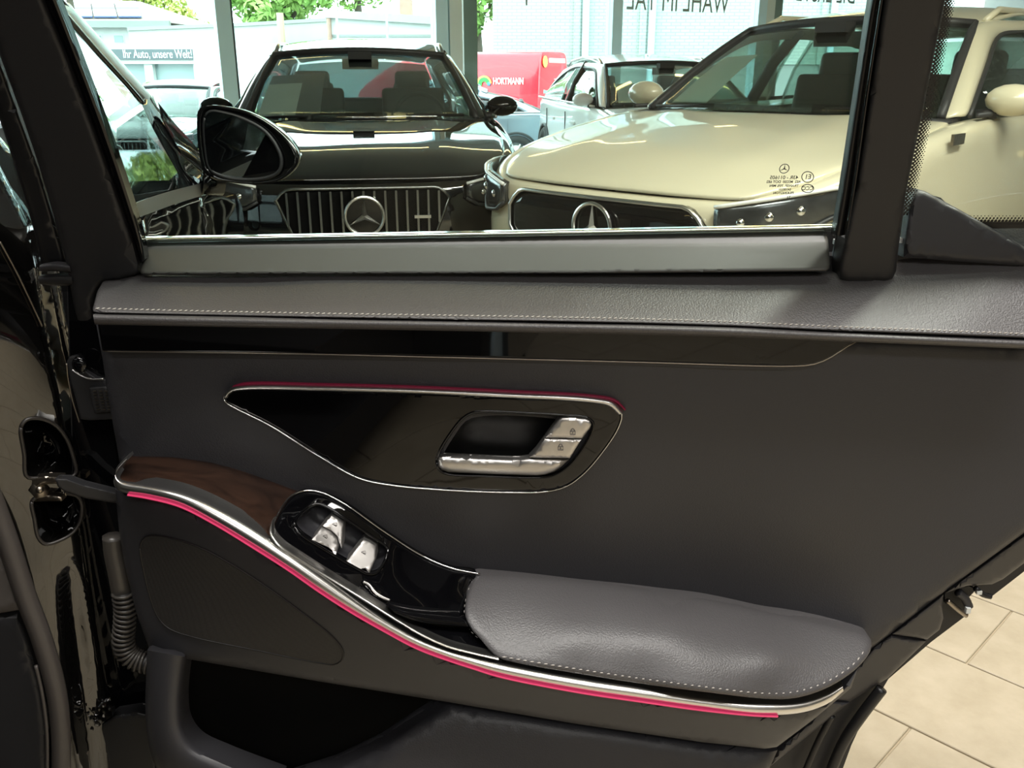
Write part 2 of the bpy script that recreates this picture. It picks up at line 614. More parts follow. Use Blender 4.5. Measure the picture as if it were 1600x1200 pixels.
def ribbon(name, parent, upper, lower, dep, mat, bulge=0.006, n=60, m=7, th=0.01, curve=True):
    """a moulded strip between two edge lines with a rounded face"""
    U = smooth_path(upper, n) if curve else np.array(upper, float)
    L = smooth_path(lower, n) if curve else np.array(lower, float)
    n = len(U)
    D = depth(dep)
    V, Fc = [], []
    for i in range(n):
        t = np.linspace(0, 1, m)
        p = U[i] * (1 - t)[:, None] + L[i] * t[:, None]
        Y = D(p[:, 0], p[:, 1]) - bulge * np.sqrt(np.maximum(0, 1 - (2 * t - 1) ** 2))
        q = at(p[:, 0], p[:, 1], Y)
        V += list(q) + [q[-1] + np.array([0, th, 0]), q[0] + np.array([0, th, 0])]
    k = m + 2
    for i in range(n - 1):
        for j in range(k):
            a, b = i * k + j, i * k + (j + 1) % k
            Fc.append((a, b, b + k, a + k))
    Fc.append(tuple(range(k))); Fc.append(tuple((n - 1) * k + j for j in range(k)))
    return mk(name, V, Fc, mat, parent, True, False, 0, 50)


def wire(name, parent, path, dep, mat, r, n=60, closed=False, off=0.0, seg=8, curve=True):
    p = smooth_path(path, n, closed) if curve else np.array(path, float)
    if closed:
        p = np.vstack([p, p[:1]])
    Y = depth(dep)(p[:, 0], p[:, 1]) + off
    return MB().tube(at(p[:, 0], p[:, 1], Y), r, seg).build(name, mat, parent, True)


def stitches(name, parent, path, dep, spacing, length, off, mat, tilt=2.0, r=0.0007):
    p = smooth_path(path, 900)
    s = np.r_[0, np.cumsum(np.linalg.norm(np.diff(p, axis=0), axis=1))]
    b = MB()
    D = depth(dep)
    u = 0.0
    while u + length < s[-1]:
        a = np.array([np.interp(u, s, p[:, 0]), np.interp(u, s, p[:, 1]) + tilt / 2])
        c = np.array([np.interp(u + length, s, p[:, 0]), np.interp(u + length, s, p[:, 1]) - tilt / 2])
        mid = (a + c) / 2
        Q = [at(q[0], q[1], float(D(q[0], q[1])) + off + e) for q, e in ((a, 0.0006), (mid, -0.0004), (c, 0.0006))]
        b.tube(Q, [r * 0.6, r, r * 0.6], 5)
        u += spacing
    o = b.build(name, mat, parent, True)
    o['kind'] = 'stuff'
    return o


def text_mesh(body, size, mat, name, parent, M4, extrude=0.002, mirror=False, local=False, sx=1.0, bold=0.0):
    cu = bpy.data.curves.new('txt', 'FONT')
    cu.body = body; cu.size = size; cu.extrude = extrude
    cu.align_x = 'CENTER'; cu.align_y = 'CENTER'
    cu.offset = bold
    t = bpy.data.objects.new('txt', cu)
    COL.objects.link(t)
    dg = bpy.context.evaluated_depsgraph_get()
    me = bpy.data.meshes.new_from_object(t.evaluated_get(dg))
    bpy.data.objects.remove(t)
    me.transform(Matrix.Diagonal((-sx if mirror else sx, 1, 1, 1)))
    if mirror:
        me.flip_normals()
    me.transform(M4)
    me.name = name
    me.materials.clear(); me.materials.append(mat)
    o = bpy.data.objects.new(name, me)
    COL.objects.link(o)
    attach(o, parent, local)
    return o


def frame_mat(origin, xdir, ydir):
    x = Vector(xdir).normalized(); y = Vector(ydir); y = (y - x * y.dot(x)).normalized(); z = x.cross(y)
    m = Matrix((x, y, z)).transposed().to_4x4()
    m.translation = Vector(origin)
    return m


def star_verts(R, ring=0.09, th=0.02, n=40):
    """three-pointed star in a ring, in the xy plane facing +z"""
    b = MB()
    b.tube([(R * math.cos(a), R * math.sin(a), 0) for a in np.linspace(0, 2 * math.pi, n + 1)], R * ring, 8, False)
    for k in range(3):
        a = math.pi / 2 + k * 2 * math.pi / 3
        d = np.array([math.cos(a), math.sin(a), 0]); e = np.array([-d[1], d[0], 0])
        tip = d * R * 0.98
        l, r_ = d * R * 0.06 + e * R * 0.15, d * R * 0.06 - e * R * 0.15
        c = np.array([0, 0, th])
        z0 = np.array([0, 0, -th * 0.3])
        b.add([tip, l, c, r_, np.array([0, 0, 0.0]) + z0, tip + z0], [(0, 1, 2), (0, 2, 3), (1, 0, 5, 4), (3, 4, 5, 0)])
    return b


def star(name, parent, M4, R, mat, ring=0.09, th=0.02, local=False):
    b = star_verts(R, ring, th)
    v = [M4 @ Vector(q) for q in b.v]
    return mk(name, v, b.f, mat, parent, False, local)

# ------------------------------------------------------------------ the setting: showroom shell
def struct(o, label=None):
    o['kind'] = 'structure'
    if label:
        o['label'] = label
    return o


GO = -0.40            # outdoor ground level
FP0, FD = np.array([-3.15, 10.5, 0.0]), np.array([2.264, 1.26, 0.0])
FU = FD / np.linalg.norm(FD)
FN = np.array([-FU[1], FU[0], 0])           # out of the showroom
FW = np.linalg.norm(FD)

fa, fb = FP0 - 3 * FD, FP0 + 5 * FD        # ends of the glazed front
b = MB()
b.prism([(-10, -4.2, -0.3), (fb[0], -4.2, -0.3), (fb[0], fb[1], -0.3), (fa[0], fa[1], -0.3), (-10, fa[1], -0.3)], (0, 0, 0.294))
floor = struct(b.build('floor', M['grout']), 'beige tiled showroom floor')
# tiles: 60 x 30 cm, rows shifted by half
TU, TV, TO = np.array([0.700, -0.714]), np.array([0.714, 0.700]), np.array([1.0013, 1.6624])


def tile_mesh():
    L, Wd, g, c = 0.60, 0.2915, 0.0025, 0.0015
    q = []
    for z, i in ((-0.006, g), (-c, g), (0.0, g + c)):
        for a, bb in ((i, i), (L - i, i), (L - i, Wd - i), (i, Wd - i)):
            p = TU * a + TV * bb
            q.append((p[0], p[1], z))
    f = [(8, 9, 10, 11)]
    for k in (0, 4):
        f += [(k + i, k + (i + 1) % 4, k + 4 + (i + 1) % 4, k + 4 + i) for i in range(4)]
    return q, f


tv, tf = tile_mesh()
tme = None
rest = MB()
for r in range(-46, 62):
    off = 0.3 if r % 2 else 0.0
    for c in range(-26, 30):
        p = TO + TU * (c * 0.6 + off) + TV * (r * 0.2915)
        m = p + TU * 0.3 + TV * 0.15
        if not (-9.5 < m[0] < fb[0] - 0.4 and -3.8 < m[1]) or (np.array([m[0], m[1], 0]) - FP0) @ FN > -0.5:
            continue
        if 0.2 < m[0] < 3.0 and 0.7 < m[1] < 3.6:
            if tme is None:
                t = mk('tile', tv, tf, M['tile'], None)
                tme = t.data
            else:
                t = bpy.data.objects.new('tile', tme); COL.objects.link(t)
            t.location = (p[0], p[1], 0)
            t.parent = floor
        else:
            rest.add([(q[0] + p[0], q[1] + p[1], q[2]) for q in tv], tf)
t = rest.build('tile', M['tile'], floor)
t['kind'] = 'stuff'

HC = 3.6
struct(MB().prism([(-10, -4.2, HC), (fb[0], -4.2, HC), (fb[0], fb[1], HC), (fa[0], fa[1], HC), (-10, fa[1], HC)], (0, 0, 0.2)).build('ceiling', M['ceiling']))
struct(MB().box((fb[0] / 2 - 5, -4.3, HC / 2), (fb[0] + 10.4, 0.2, HC)).build('wall_back', M['wallpaint']))
struct(MB().box((-10.1, (fa[1] - 4.2) / 2, HC / 2), (0.2, fa[1] + 4.2, HC)).build('wall_left', M['wallpaint']))
struct(MB().box((fb[0] + 0.1, (fb[1] - 4.2) / 2, HC / 2), (0.2, fb[1] + 4.2, HC)).build('wall_right', M['wallpaint']))

RF = np.array([[FU[0], FN[0], 0], [FU[1], FN[1], 0], [0, 0, 1]])


def fpt(k, out=0.0, z=0.0):
    return FP0 + k * FD + FN * out + np.array([0, 0, z])


for i, k in enumerate(range(-3, 5)):
    e = empty('window_%d' % (i + 1), fpt(k))
    struct(e, 'tall showroom window bay with pale aluminium mullion')
    c = fpt(k + 0.5, 0, 1.86)
    MB().box(c, (FW - 0.16, 0.012, 3.36), RF).build('pane', M['show_glass'], e)
    MB().box(fpt(k, 0, 1.8), (0.16, 0.16, 3.6), RF).build('mullion', M['alu'], e)
    MB().box(fpt(k + 0.5, 0, 0.09), (FW - 0.16, 0.14, 0.18), RF).build('window_sill', M['alu'], e)
    MB().box(fpt(k + 0.5, 0, 3.57), (FW - 0.16, 0.14, 0.06), RF).build('transom', M['alu'], e)
    MB().box(fpt(k + 0.043, 0.06, 1.8), (0.03, 0.05, 3.6), RF).build('gasket', M['print_dark'], e)
    if k in (1, 3):
        MB().box(fpt(k + 0.085, 0.04, 1.8), (0.17, 0.10, 3.6), RF).build('reveal', M['alu_white'], e)
        MB().box(fpt(k + 0.185, 0.26, 1.6), (0.19, 0.3, 4.0), RF).build('column', M['column'], e)

# lettering stuck on the glass, read from outside
for kc, body, zt_ in ((2.42, 'WAHL IM TAL', 2.15), (3.52, 'DIE ERSTE', 2.36)):
    if body:
        o = text_mesh(body, 0.40, M['lettering'], 'window_lettering', None, frame_mat(fpt(kc, -0.012, zt_), FU, (0, 0, 1)), 0.001, mirror=True, sx=0.72)
        tag(o, 'lettering on the showroom glass reading ' + body + ', seen from behind', 'lettering')
b = MB()
for d0, d1, w0 in ((-.09, -.20, .05), (0, 0, .035), (.09, .24, .04)):
    zt_, zb_ = 2.6, 2.03 + abs(d1) * .35
    b.prism([fpt(1.47, -.012, zt_) + FU * (d0 - w0 / 2), fpt(1.47, -.012, zt_) + FU * (d0 + w0 / 2), fpt(1.47, -.012, zb_) + FU * (d1 + w0 / 3), fpt(1.47, -.012, zb_) + FU * (d1 - w0 / 3)], -FN * .002)
o = b.build('window_emblem', M['lettering'])
tag(o, 'lower strokes of a large emblem stuck on the showroom glass above the red van', 'emblem')

# LED light lines hung below the showroom ceiling (they show as yellow streaks on the bonnets)
def led_line(pts, label):
    e = empty('ceiling_light', tuple(np.mean(np.array(pts), 0)), label, 'ceiling light')
    P = np.array(pts, float)
    MB().tube(P, 0.035, 8).build('light_tube', M['led'], e)
    MB().tube(P + np.array([0, 0, 0.06]), 0.03, 6).build('light_housing', M['alu_white'], e)
    for q in P[::max(1, len(P) - 1)]:
        MB().tube([q + np.array([0, 0, 0.08]), (q[0], q[1], HC)], 0.006, 5).build('suspension', M['alu'], e)


led_line([(-1.6, 1.7, 3.0), (1.4, 1.2, 3.0)], 'linear ceiling light hanging above the black car bonnet')
led_line([(1.2, 3.0, 3.0), (4.6, 1.4, 3.0)], 'linear ceiling light hanging above the cream car')
led_line([(-2.6, 8.2, 3.0), (-0.8, 9.2, 3.0)], 'linear ceiling light along the glass front behind the black car')
led_line([(-0.6, 9.3, 3.0), (1.2, 10.3, 3.0)], 'linear ceiling light along the glass front above the white car')
led_line([(2.2, 10.8, 3.0), (4.6, 12.1, 3.0)], 'linear ceiling light along the glass front beyond the cream car')

# ------------------------------------------------------------------ outdoors
struct(MB().box((0, 45, GO - 0.1), (160, 120, 0.2)).build('pavement', M['asphalt']), 'grey asphalt yard outside the showroom')


def block(b, x0, x1, y0, y1, z0, z1):
    b.box(((x0 + x1) / 2, (y0 + y1) / 2, (z0 + z1) / 2), (x1 - x0, y1 - y0, z1 - z0))
    return b


# white brick building on the right
xl = at(770, 60, 26)[0]
e = empty('brick_building', (xl, 26, GO), 'white brick building with grey plinth and rain pipes behind the red van', 'building')
block(MB(), xl, 17, 26, 34, 1.42, 7.5).build('wall', M['brick'], e)
block(MB(), xl + 0.03, 17, 26.04, 34, GO, 1.42).build('plinth', M['plinth'], e)
block(MB(), xl - 0.15, 17.2, 25.8, 34.2, 7.5, 7.75).build('roof_edge', M['concrete'], e)
for px in (915, 1018, 1300):
    q = at(px, 50, 25.9)
    MB().tube([(q[0], 25.88, GO), (q[0], 25.88, 7.5)], 0.09, 8).build('rain_pipe', M['alu'], e)
    block(MB(), q[0] - 0.32, q[0] - 0.14, 25.93, 26, 1.42, 7.5).build('pilaster', M['brick'], e)
# windows of the brick building above the frame and its gate
block(MB(), at(1420, 60, 26)[0], at(1590, 60, 26)[0], 25.95, 26.05, GO, 3.6).build('roller_gate', M['white_render'], e)

# house with solar roof
y = 40.0
x0, x1 = at(40, 60, y)[0], at(258, 60, y)[0]
zw, ze, zr = float(at(200, 80, y)[2]), float(at(200, 40, y)[2]), float(at(200, 2, y + 4)[2])
e = empty('house', ((x0 + x1) / 2, y, GO), 'white house with solar panels on its brown roof beyond the yard', 'house')
block(MB(), x0, x1, y, y + 8, GO, ze).build('wall', M['white_render'], e)
x2 = at(218, 2, y + 4)[0]
rv = [(x0 - .3, y - .4, ze + .1), (x1 + .4, y - .4, ze + .1), (x2, y + 4, zr), (x0 - .3, y + 4, zr), (x1 + .4, y + 8.4, ze + .1), (x0 - .3, y + 8.4, ze + .1)]
rf = MB().add(rv, [(0, 1, 2, 3), (3, 2, 4, 5), (1, 4, 2), (0, 3, 5), (0, 5, 4, 1)]).build('roof', M['roof_tile'], e)
block(MB(), x0 - .3, x1 + .45, y - .6, y - .4, ze - .1, ze + .16).build('gutter', M['plinth'], e)
sl = np.array([0, 4.4, zr - ze - .1]); 
for r in range(2):
    for c in range(7):
        f0, f1 = 0.16 + r * 0.38, 0.16 + r * 0.38 + 0.34
        sh = (x2 - x1) / 1.0
        xx = x1 - 1.0 - (c + 1) * 1.02
        q = []
        for fx, fy in ((0, f0), (0.96, f0), (0.96, f1), (0, f1)):
            q.append((xx + fx + sh * (fy - 0.2) * 0.8, y - .4 + sl[1] * fy, ze + .14 + sl[2] * fy))
        nrm = np.array([0, -sl[2], sl[1]]); nrm = nrm / np.linalg.norm(nrm) * 0.07
        MB().prism(q, nrm).build('solar_panel', M['solar'], e)
for px in (152, 186):
    q = at(px, 61, y); w0 = MB()
    block(w0, q[0] - .22, q[0] + .22, y - .03, y + .02, q[2] - .18, q[2] + .18)
    wo = w0.build('window', M['alu_white'], e)
    block(MB(), q[0] - .18, q[0] + .18, y - .05, y - .02, q[2] - .14, q[2] + .14).build('pane', M['shop_glass'], wo)

# low shop with the sign band
y = 28.0
x0, x1 = at(60, 90, y)[0], at(420, 90, y)[0]
zt, zs0, zs1 = float(at(250, 69, y)[2]), float(at(250, 93, y)[2]), float(at(250, 77, y)[2])
e = empty('workshop', ((x0 + x1) / 2, y, GO), 'low white workshop with a dark sign band above glazed bays', 'building')
block(MB(), x0, x1, y, y + 6, zs0 - .12, zt).build('wall', M['white_render'], e)
block(MB(), x0 + .05, x1 - .05, y + .35, y + 5.9, GO, zs0 - .1).build('shop_front', M['shop_glass'], e)
xs0, xs1 = at(166, 85, y)[0], at(372, 85, y)[0]
sg = block(MB(), xs0, xs1, y - .09, y - .003, zs0, zs1).build('sign_band', M['sign_dark'], e)
xc = at(248, 85, y)[0]
text_mesh('Ihr Auto, unsere Welt!', 0.33, M['sign_white'], 'sign_text', sg, frame_mat((xc, y - .10, (zs0 + zs1) / 2), (1, 0, 0), (0, 0, 1)), 0.006, sx=0.66)['kind'] = 'stuff'
for px, wd in ((229, .24), (303, .12), (390, .12)):
    q = at(px, 100, y)
    block(MB(), q[0] - wd / 2, q[0] + wd / 2, y + .1, y + .34, GO, zs0 - .1).build('pillar', M['white_render'], e)

# concrete yard wall with timber post, white shed, chimney, poles
y = 36.0
def hz(px, py, yy):
    return float(at(px, py, yy)[2])
e = empty('yard_wall', (at(380, 50, y)[0], y, GO), 'grey concrete yard wall under the trees behind the workshop', 'wall')
q0, q1, q2 = at(200, 48, y), at(380, 41, y), at(520, 33, y)
MB().prism([(q0[0], y, GO), (q2[0], y, GO), (q2[0], y, q2[2]), (q1[0], y, q1[2]), (q0[0], y, q0[2])], (0, .3, 0)).build('wall', M['concrete'], e)
MB().prism([(q0[0], y - .06, q0[2]), (q1[0], y - .06, q1[2]), (q2[0], y - .06, q2[2]), (q2[0], y - .06, q2[2] + .12), (q1[0], y - .06, q1[2] + .12), (q0[0], y - .06, q0[2] + .12)], (0, .42, 0)).build('coping', M['plinth'], e)
q = at(437, 20, y - 1)
o = MB().tube([(q[0], y - 1, GO), (q[0], y - 1, q[2])], [.16, .13], 8).build('timber_post', M['wood_pole'])
tag(o, 'pale bare timber post standing before the concrete yard wall', 'post')
y = 33.0
a0, a1 = at(516, 18, y), at(690, 30, y)
e = empty('shed', (a0[0], y, GO), 'white flat-roofed shed with a sloping grey roof edge', 'shed')
zl = hz(560, 54, y)
MB().prism([(a0[0], y, GO), (a1[0], y, GO), (a1[0], y, a1[2]), (a0[0], y, a0[2])], (0, 5, 0)).build('wall', M['white_render'], e)
MB().prism([(a0[0] - .2, y - .25, a0[2] - .2), (a1[0] + .2, y - .25, a1[2] - .2), (a1[0] + .2, y - .25, a1[2] + .05), (a0[0] - .2, y - .25, a0[2] + .05)], (0, 5.4, 0)).build('roof_edge', M['concrete'], e)
block(MB(), a0[0], a1[0], y - .06, y, zl - .08, zl).build('ledge', M['plinth'], e)
q = at(515, 45, y - .2)
MB().tube([(q[0] - .02, y - .15, GO), (q[0] - .02, y - .15, a0[2] - .1)], .08, 8).build('rain_pipe', M['brick_red'], e)
q = at(634, -30, y + 3)
block(MB(), q[0] - .22, q[0] + .22, y + 2.6, y + 3.1, a1[2] - .2, q[2]).build('chimney', M['brick_red'], e)
y = 26.0
a0, a1 = at(300, 68, y), at(720, 66, y)
o = block(MB(), a0[0], a1[0], y, y + .25, GO, a0[2]).build('garden_wall', M['white_render'])
tag(o, 'long white rendered boundary wall behind the black car', 'wall')
for px, yy, lab in ((521, 31, 'thin pale flagpole rising at the shed corner'), (604, 31, 'thin pale pole in front of the white shed wall')):
    q = at(px, -60 if px < 600 else 22, yy)
    tag(MB().tube([(q[0], yy, GO), (q[0], yy, q[2])], .035, 6).build('pole', M['alu']), lab, 'pole')


def tree(px, y, ztop, r, mat, label, trunk=True, squash=0.9, n=2600, seed=1):
    rnd = random.Random(seed)
    x = at(px, 60, y)[0]
    e = empty('tree', (x, y, GO), label, 'tree', 'trees beyond the yard')
    zc = ztop - r * squash
    b = MB()
    clumps = []
    for i in range(34):
        a, u = rnd.uniform(0, 2 * math.pi), rnd.uniform(-1, 1)
        rr = r * rnd.uniform(0.35, 0.85)
        clumps.append((x + rr * math.cos(a) * math.sqrt(1 - u * u), y + rr * math.sin(a) * math.sqrt(1 - u * u), zc + rr * squash * u, r * rnd.uniform(.22, .4)))
    for i in range(n):
        cx, cy, cz, cr = clumps[i % len(clumps)]
        d = Vector((rnd.gauss(0, 1), rnd.gauss(0, 1), rnd.gauss(0, 1))).normalized()
        c = Vector((cx, cy, cz)) + d * cr * rnd.uniform(.6, 1)
        t = d.orthogonal().normalized(); t.rotate(Matrix.Rotation(rnd.uniform(0, 6.3), 3, d))
        s2 = d.cross(t)
        L, W = rnd.uniform(.12, .24), rnd.uniform(.07, .13)
        dd = d * rnd.uniform(-.1, .1)
        b.add([c - t * L, c + s2 * W + dd, c + t * L, c - s2 * W + dd], [(0, 1, 2), (0, 2, 3)])
    f = b.build('foliage', M[mat], e)
    f['kind'] = 'stuff'
    br = MB().tube([(x, y, GO), (x + .1, y, (GO + zc) / 2), (x, y, zc)], [r * .1, r * .08, r * .04], 8)
    for k in range(6):
        a = k * 1.05
        br.tube([(x, y, zc - r * .6), (x + r * .55 * math.cos(a), y + r * .55 * math.sin(a), zc + r * .1 * (k % 3))], [r * .04, r * .015], 6)
    br.build('trunk', M['bark'], e, True)


tree(440, 41, 7.2, 2.9, 'leaf', 'broad pale green tree above the concrete yard wall', seed=3, n=3600)
tree(275, 55, 5.2, 2.6, 'leaf_yellow', 'rounded yellow-green tree right of the solar roof', seed=4)
tree(232, 58, 8.5, 2.6, 'leaf_yellow', 'tall yellow-green tree rising behind the solar roof', seed=8)
tree(115, 36, 7.5, 2.0, 'leaf', 'leafy green tree at the left end of the solar roof', seed=5)
tree(745, 43, 6.6, 2.2, 'leaf', 'green tree between the column and the white brick building', seed=6)
tree(560, 52, 9.5, 3.0, 'leaf', 'far green tree behind the shed roof', seed=9)

# ------------------------------------------------------------------ cars
M['slat'] = pbr('dark_chrome_slat', (0.27, 0.28, 0.28), 0.25, metal=1.0)
CON = np.array([(0, 0), (.30, .005), (.55, .03), (.70, .09), (.80, .19), (.865, .34), (.90, .55), (.925, .9), (.93, 1.4), (.93, 2.2),
                (.93, 3.2), (.92, 3.9), (.89, 4.3), (.84, 4.6), (.72, 4.78), (.45, 4.85), (0, 4.87)])
HTY = np.array([0, .1, .4, .8, 1.3, 1.6, 3.0, 4.2, 4.87])
HTZ = np.array([.735, .765, .84, .905, .97, .985, 1.0, 1.02, 1.0])


def con_y(x, con):
    """front outline: distance back at half width x"""
    f = con[:9]
    return np.interp(np.abs(x), f[:, 0], f[:, 1])


def wind(u, v):
    u, v = np.asarray(u, float), np.asarray(v, float)
    x = u * (.75 * (1 - v) + .60 * v)
    y = (1.22 + .20 * u**2) * (1 - v) + (2.03 + .12 * u**2) * v
    z = (1.0 - .015 * u**2) * (1 - v) + (1.42 - .03 * u**2) * v + .02 * np.sin(np.pi * v)
    return np.stack([x, y, z], -1)


def grid(P):
    a, b2 = P.shape[:2]
    return P.reshape(-1, 3), [(i * b2 + j, i * b2 + j + 1, (i + 1) * b2 + j + 1, (i + 1) * b2 + j) for i in range(a - 1) for j in range(b2 - 1)]


def slab(P, d):
    """a grid surface with thickness d (vector)"""
    a, b2 = P.shape[:2]
    v, f = grid(P)
    n = len(v)
    V = np.concatenate([v, v + np.array(d)])
    Fc = f + [tuple(i + n for i in reversed(q)) for q in f]
    ring = [j for j in range(b2)] + [i * b2 + b2 - 1 for i in range(1, a)] + [(a - 1) * b2 + j for j in range(b2 - 2, -1, -1)] + [i * b2 for i in range(a - 2, 0, -1)]
    Fc += [(ring[k], ring[(k + 1) % len(ring)], ring[(k + 1) % len(ring)] + n, ring[k] + n) for k in range(len(ring))]
    return V, Fc


def car(name, label, x0, y0, z0, phi, s, paint, glass, cat='car', nose=1.0, roofdrop=0.0, front='slats', detail=True, estate=True, mirrors=True):
    R = empty(name, (x0, y0, z0), label, cat, None, -phi, s)
    side = M['deep_glass'] if paint in (M['silver_paint'], M['black_paint']) else M['car_glass']
    con = CON.copy()
    fr = con[:, 1] < 1.2
    con[fr, 0] *= 1 - (1 - nose) * (1 - con[fr, 1] / 1.2)
    # body skin: a closed band around the car
    half = np.stack([np.interp(np.linspace(0, 1, 40), np.linspace(0, 1, len(con)), con[:, k]) for k in (0, 1)], -1)
    half = smooth_path(con, 44)
    loop = np.vstack([half, (half * [-1, 1])[::-1][1:-1]])
    T = np.roll(loop, -1, 0) - np.roll(loop, 1, 0)
    Nn = np.stack([-T[:, 1], T[:, 0]], -1); Nn /= np.linalg.norm(Nn, axis=1)[:, None]
    ht = np.interp(loop[:, 1], HTY, HTZ)
    rows = [(.14, lambda h: h * 0 + .17), (.03, lambda h: h * 0 + .23), (.0, lambda h: h * 0 + .42), (-.008, lambda h: h * 0 + .56),
            (.012, lambda h: h - .13), (.006, lambda h: h - .075), (.022, lambda h: h - .022), (.055, lambda h: h + .0), (.10, lambda h: h - .004), (.20, lambda h: h - .03)]
    V = []
    for ins, zf in rows:
        V.append(np.c_[loop + Nn * ins, zf(ht)])
    V = np.array(V)
    n = len(loop)
    fc = [(r * n + i, r * n + (i + 1) % n, (r + 1) * n + (i + 1) % n, (r + 1) * n + i) for r in range(len(rows) - 1) for i in range(n)]
    fc.append(tuple(range(n)))
    mk('body', V.reshape(-1, 3), fc, paint, R, True, True, 1)
    # bonnet
    U, Vv = np.meshgrid(np.linspace(-1, 1, 25), np.linspace(0, 1, 15))
    xe = np.interp(Vv, [0, .05, .1, .25, .5, 1], [.62, .70, .755, .82, .85, .82])
    xe = xe * (1 - (1 - nose) * (1 - Vv))
    X = U * xe
    yf = con_y(X, con) * 0.70 + .045
    yc = 1.20 + .17 * U**2
    Y = yf * (1 - Vv) + yc * Vv
    Z = np.interp(Y, HTY, HTZ) + (.048 - .01 * Vv) * (1 - U**2) * np.clip(Vv * 5 + .06, 0, 1) + .001
    Z += .009 * np.exp(-((np.abs(U) - .55) / .10)**2) * np.clip(Vv * 2.5, 0, 1)
    vv, ff = slab(np.stack([X, Y, Z], -1), (0, .01, -.025))
    mk('bonnet', vv, ff, paint, R, True, True, 1)
    # scuttle between bonnet and windscreen
    u = np.linspace(-1, 1, 17)
    a = np.stack([u * .80, 1.19 + .17 * u**2, .972 + .02 * (1 - u**2)], -1); c = np.stack([u * .80, 1.32 + .2 * u**2, .985 + .0 * u], -1)
    vv, ff = slab(np.stack([a, c]), (0, 0, -.03))
    mk('scuttle', vv, ff, M['plastic'], R, True, True)
    # windscreen and its black border
    uu, wv = np.meshgrid(np.linspace(-1, 1, 17), np.linspace(0, 1, 9))
    vv, ff = slab(wind(uu, wv), (0, .004, -.004))
    mk('windscreen', vv, ff, glass, R, True, True)
    fb_ = MB()
    fb_.tube(np.vstack([wind(np.full(9, -1.0), np.linspace(0, 1, 9)), wind(np.linspace(-1, 1, 15)[1:-1], np.full(13, 1.0)), wind(np.full(9, 1.0), np.linspace(1, 0, 9))]), .022, 6)
    fb_.build('windscreen_seal', M['print_dark'], R, True, True)
    # roof
    yr = 4.15 if estate else 3.35
    uu, wv = np.meshgrid(np.linspace(-1, 1, 13), np.linspace(0, 1, 13))
    hw = np.interp(wv, [0, .3, 1], [.61, .62, .57])
    top = wind(uu, wv * 0 + 1)
    yy = top[..., 1] * (1 - wv) + yr * wv
    zz = np.interp(wv, [0, .12, .35, .7, 1], [1.425, 1.472, 1.525, 1.51 - roofdrop * .4, 1.41 - roofdrop]) - .035 * uu**2 - .012 * uu**6
    vv, ff = slab(np.stack([uu * hw, yy, zz], -1), (0, 0, -.03))
    mk('roof', vv, ff, paint, R, True, True, 1)
    zr = 1.40 - roofdrop
    yb = 4.66 if estate else 4.3
    # pillars, side and rear glass
    for sx in (-1, 1):
        sd = np.array([sx, 1, 1])
        ym = (yr + yb) / 2
        inn = smooth_path(np.array([(.757, 1.40, .975), (.678, 1.78, 1.20), (.603, 2.14, 1.392), (.618, 2.6, 1.425), (.62, 3.2, 1.432), (.58, yr - .1, zr - .025), (.60, yr + .05, zr - .05), (.67, ym, 1.20), (.75, yb + .02, .99)]), 40)
        rail = smooth_path(np.array([(.835, 1.52, .99), (.752, 1.93, 1.20), (.68, 2.28, 1.335), (.682, 2.65, 1.365), (.682, 3.2, 1.372), (.645, yr - .25, zr - .085), (.665, yr - .12, zr - .12), (.74, ym - .2, 1.17), (.84, yb - .28, .99)]), 40)
        midp = (inn + rail) / 2 + np.array([.022, -.012, .022])
        vv, ff = slab(np.stack([inn, midp, rail]) * sd, (-sx * .02, .0, -.02))
        mk('pillar_frame', vv, ff, paint, R, True, True, 1)
        MB().tube(rail * sd, .011, 6).build('window_seal', M['print_dark'], R, True, True)
        for (i0, i1) in ((3, 20), (21, 37)):
            t_ = rail[i0:i1]; b_ = np.stack([np.full(i1 - i0, .868), t_[:, 1] + .02, np.full(i1 - i0, .995)], -1)
            ok = t_[:, 2] > 1.03
            t_, b_ = t_[ok], b_[ok]
            mid = (t_ + b_) / 2 + np.array([.025, 0, 0])
            vv, ff = slab(np.stack([b_, mid, t_]) * sd, (-sx * .004, 0, 0))
            mk('side_window', vv, ff, side, R, True, True)
        MB().tube(np.array([(.872, 2.72, .99), (.775, 2.78, 1.22), (.635, 2.84, 1.42)]) * sd, .036, 8).build('centre_pillar', M['print_dark'], R, True, True)
        MB().tube(np.array([(.885, 1.46, .995), (.90, 2.4, 1.0), (.90, 3.6, 1.01), (.86, yb - .1, 1.015)]) * sd, .012, 6).build('belt_trim', M['satin'] if paint is not M['cream_paint'] else M['print_dark'], R, True, True)
        if estate:
            MB().tube(np.array([(.60, 2.3, 1.41), (.595, 2.5, 1.47), (.59, 3.2, 1.485), (.57, 3.9, 1.45), (.56, 4.1, 1.39)]) * sd, .016, 6).build('roof_rail', paint if paint is M['cream_paint'] else M['satin'], R, True, True)
    u = np.linspace(-1, 1, 11)
    t_ = np.stack([u * .57, yr + .03 - .06 * u**2, zr - .03 - .03 * u**2], -1); b_ = np.stack([u * .74, yb + .04 - .1 * u**2, 1.0 + 0 * u], -1)
    vv, ff = slab(np.stack([b_, (t_ + b_) / 2 + [0, .03, .02], t_]), (0, -.004, 0))
    mk('rear_window', vv, ff, side, R, True, True)
    # rear deck, cabin
    MB().box((0, (yb + 4.8) / 2, .975), (1.5, 4.85 - yb, .06)).build('rear_deck', paint, R, False, True)
    MB().box((0, 3.0, .45), (1.64, 3.3, .1)).box((0, 1.62, .84), (1.56, .5, .2)).box((0, 1.45, .7), (1.56, .3, .3)).build('dashboard', M['interior'], R, False, True)
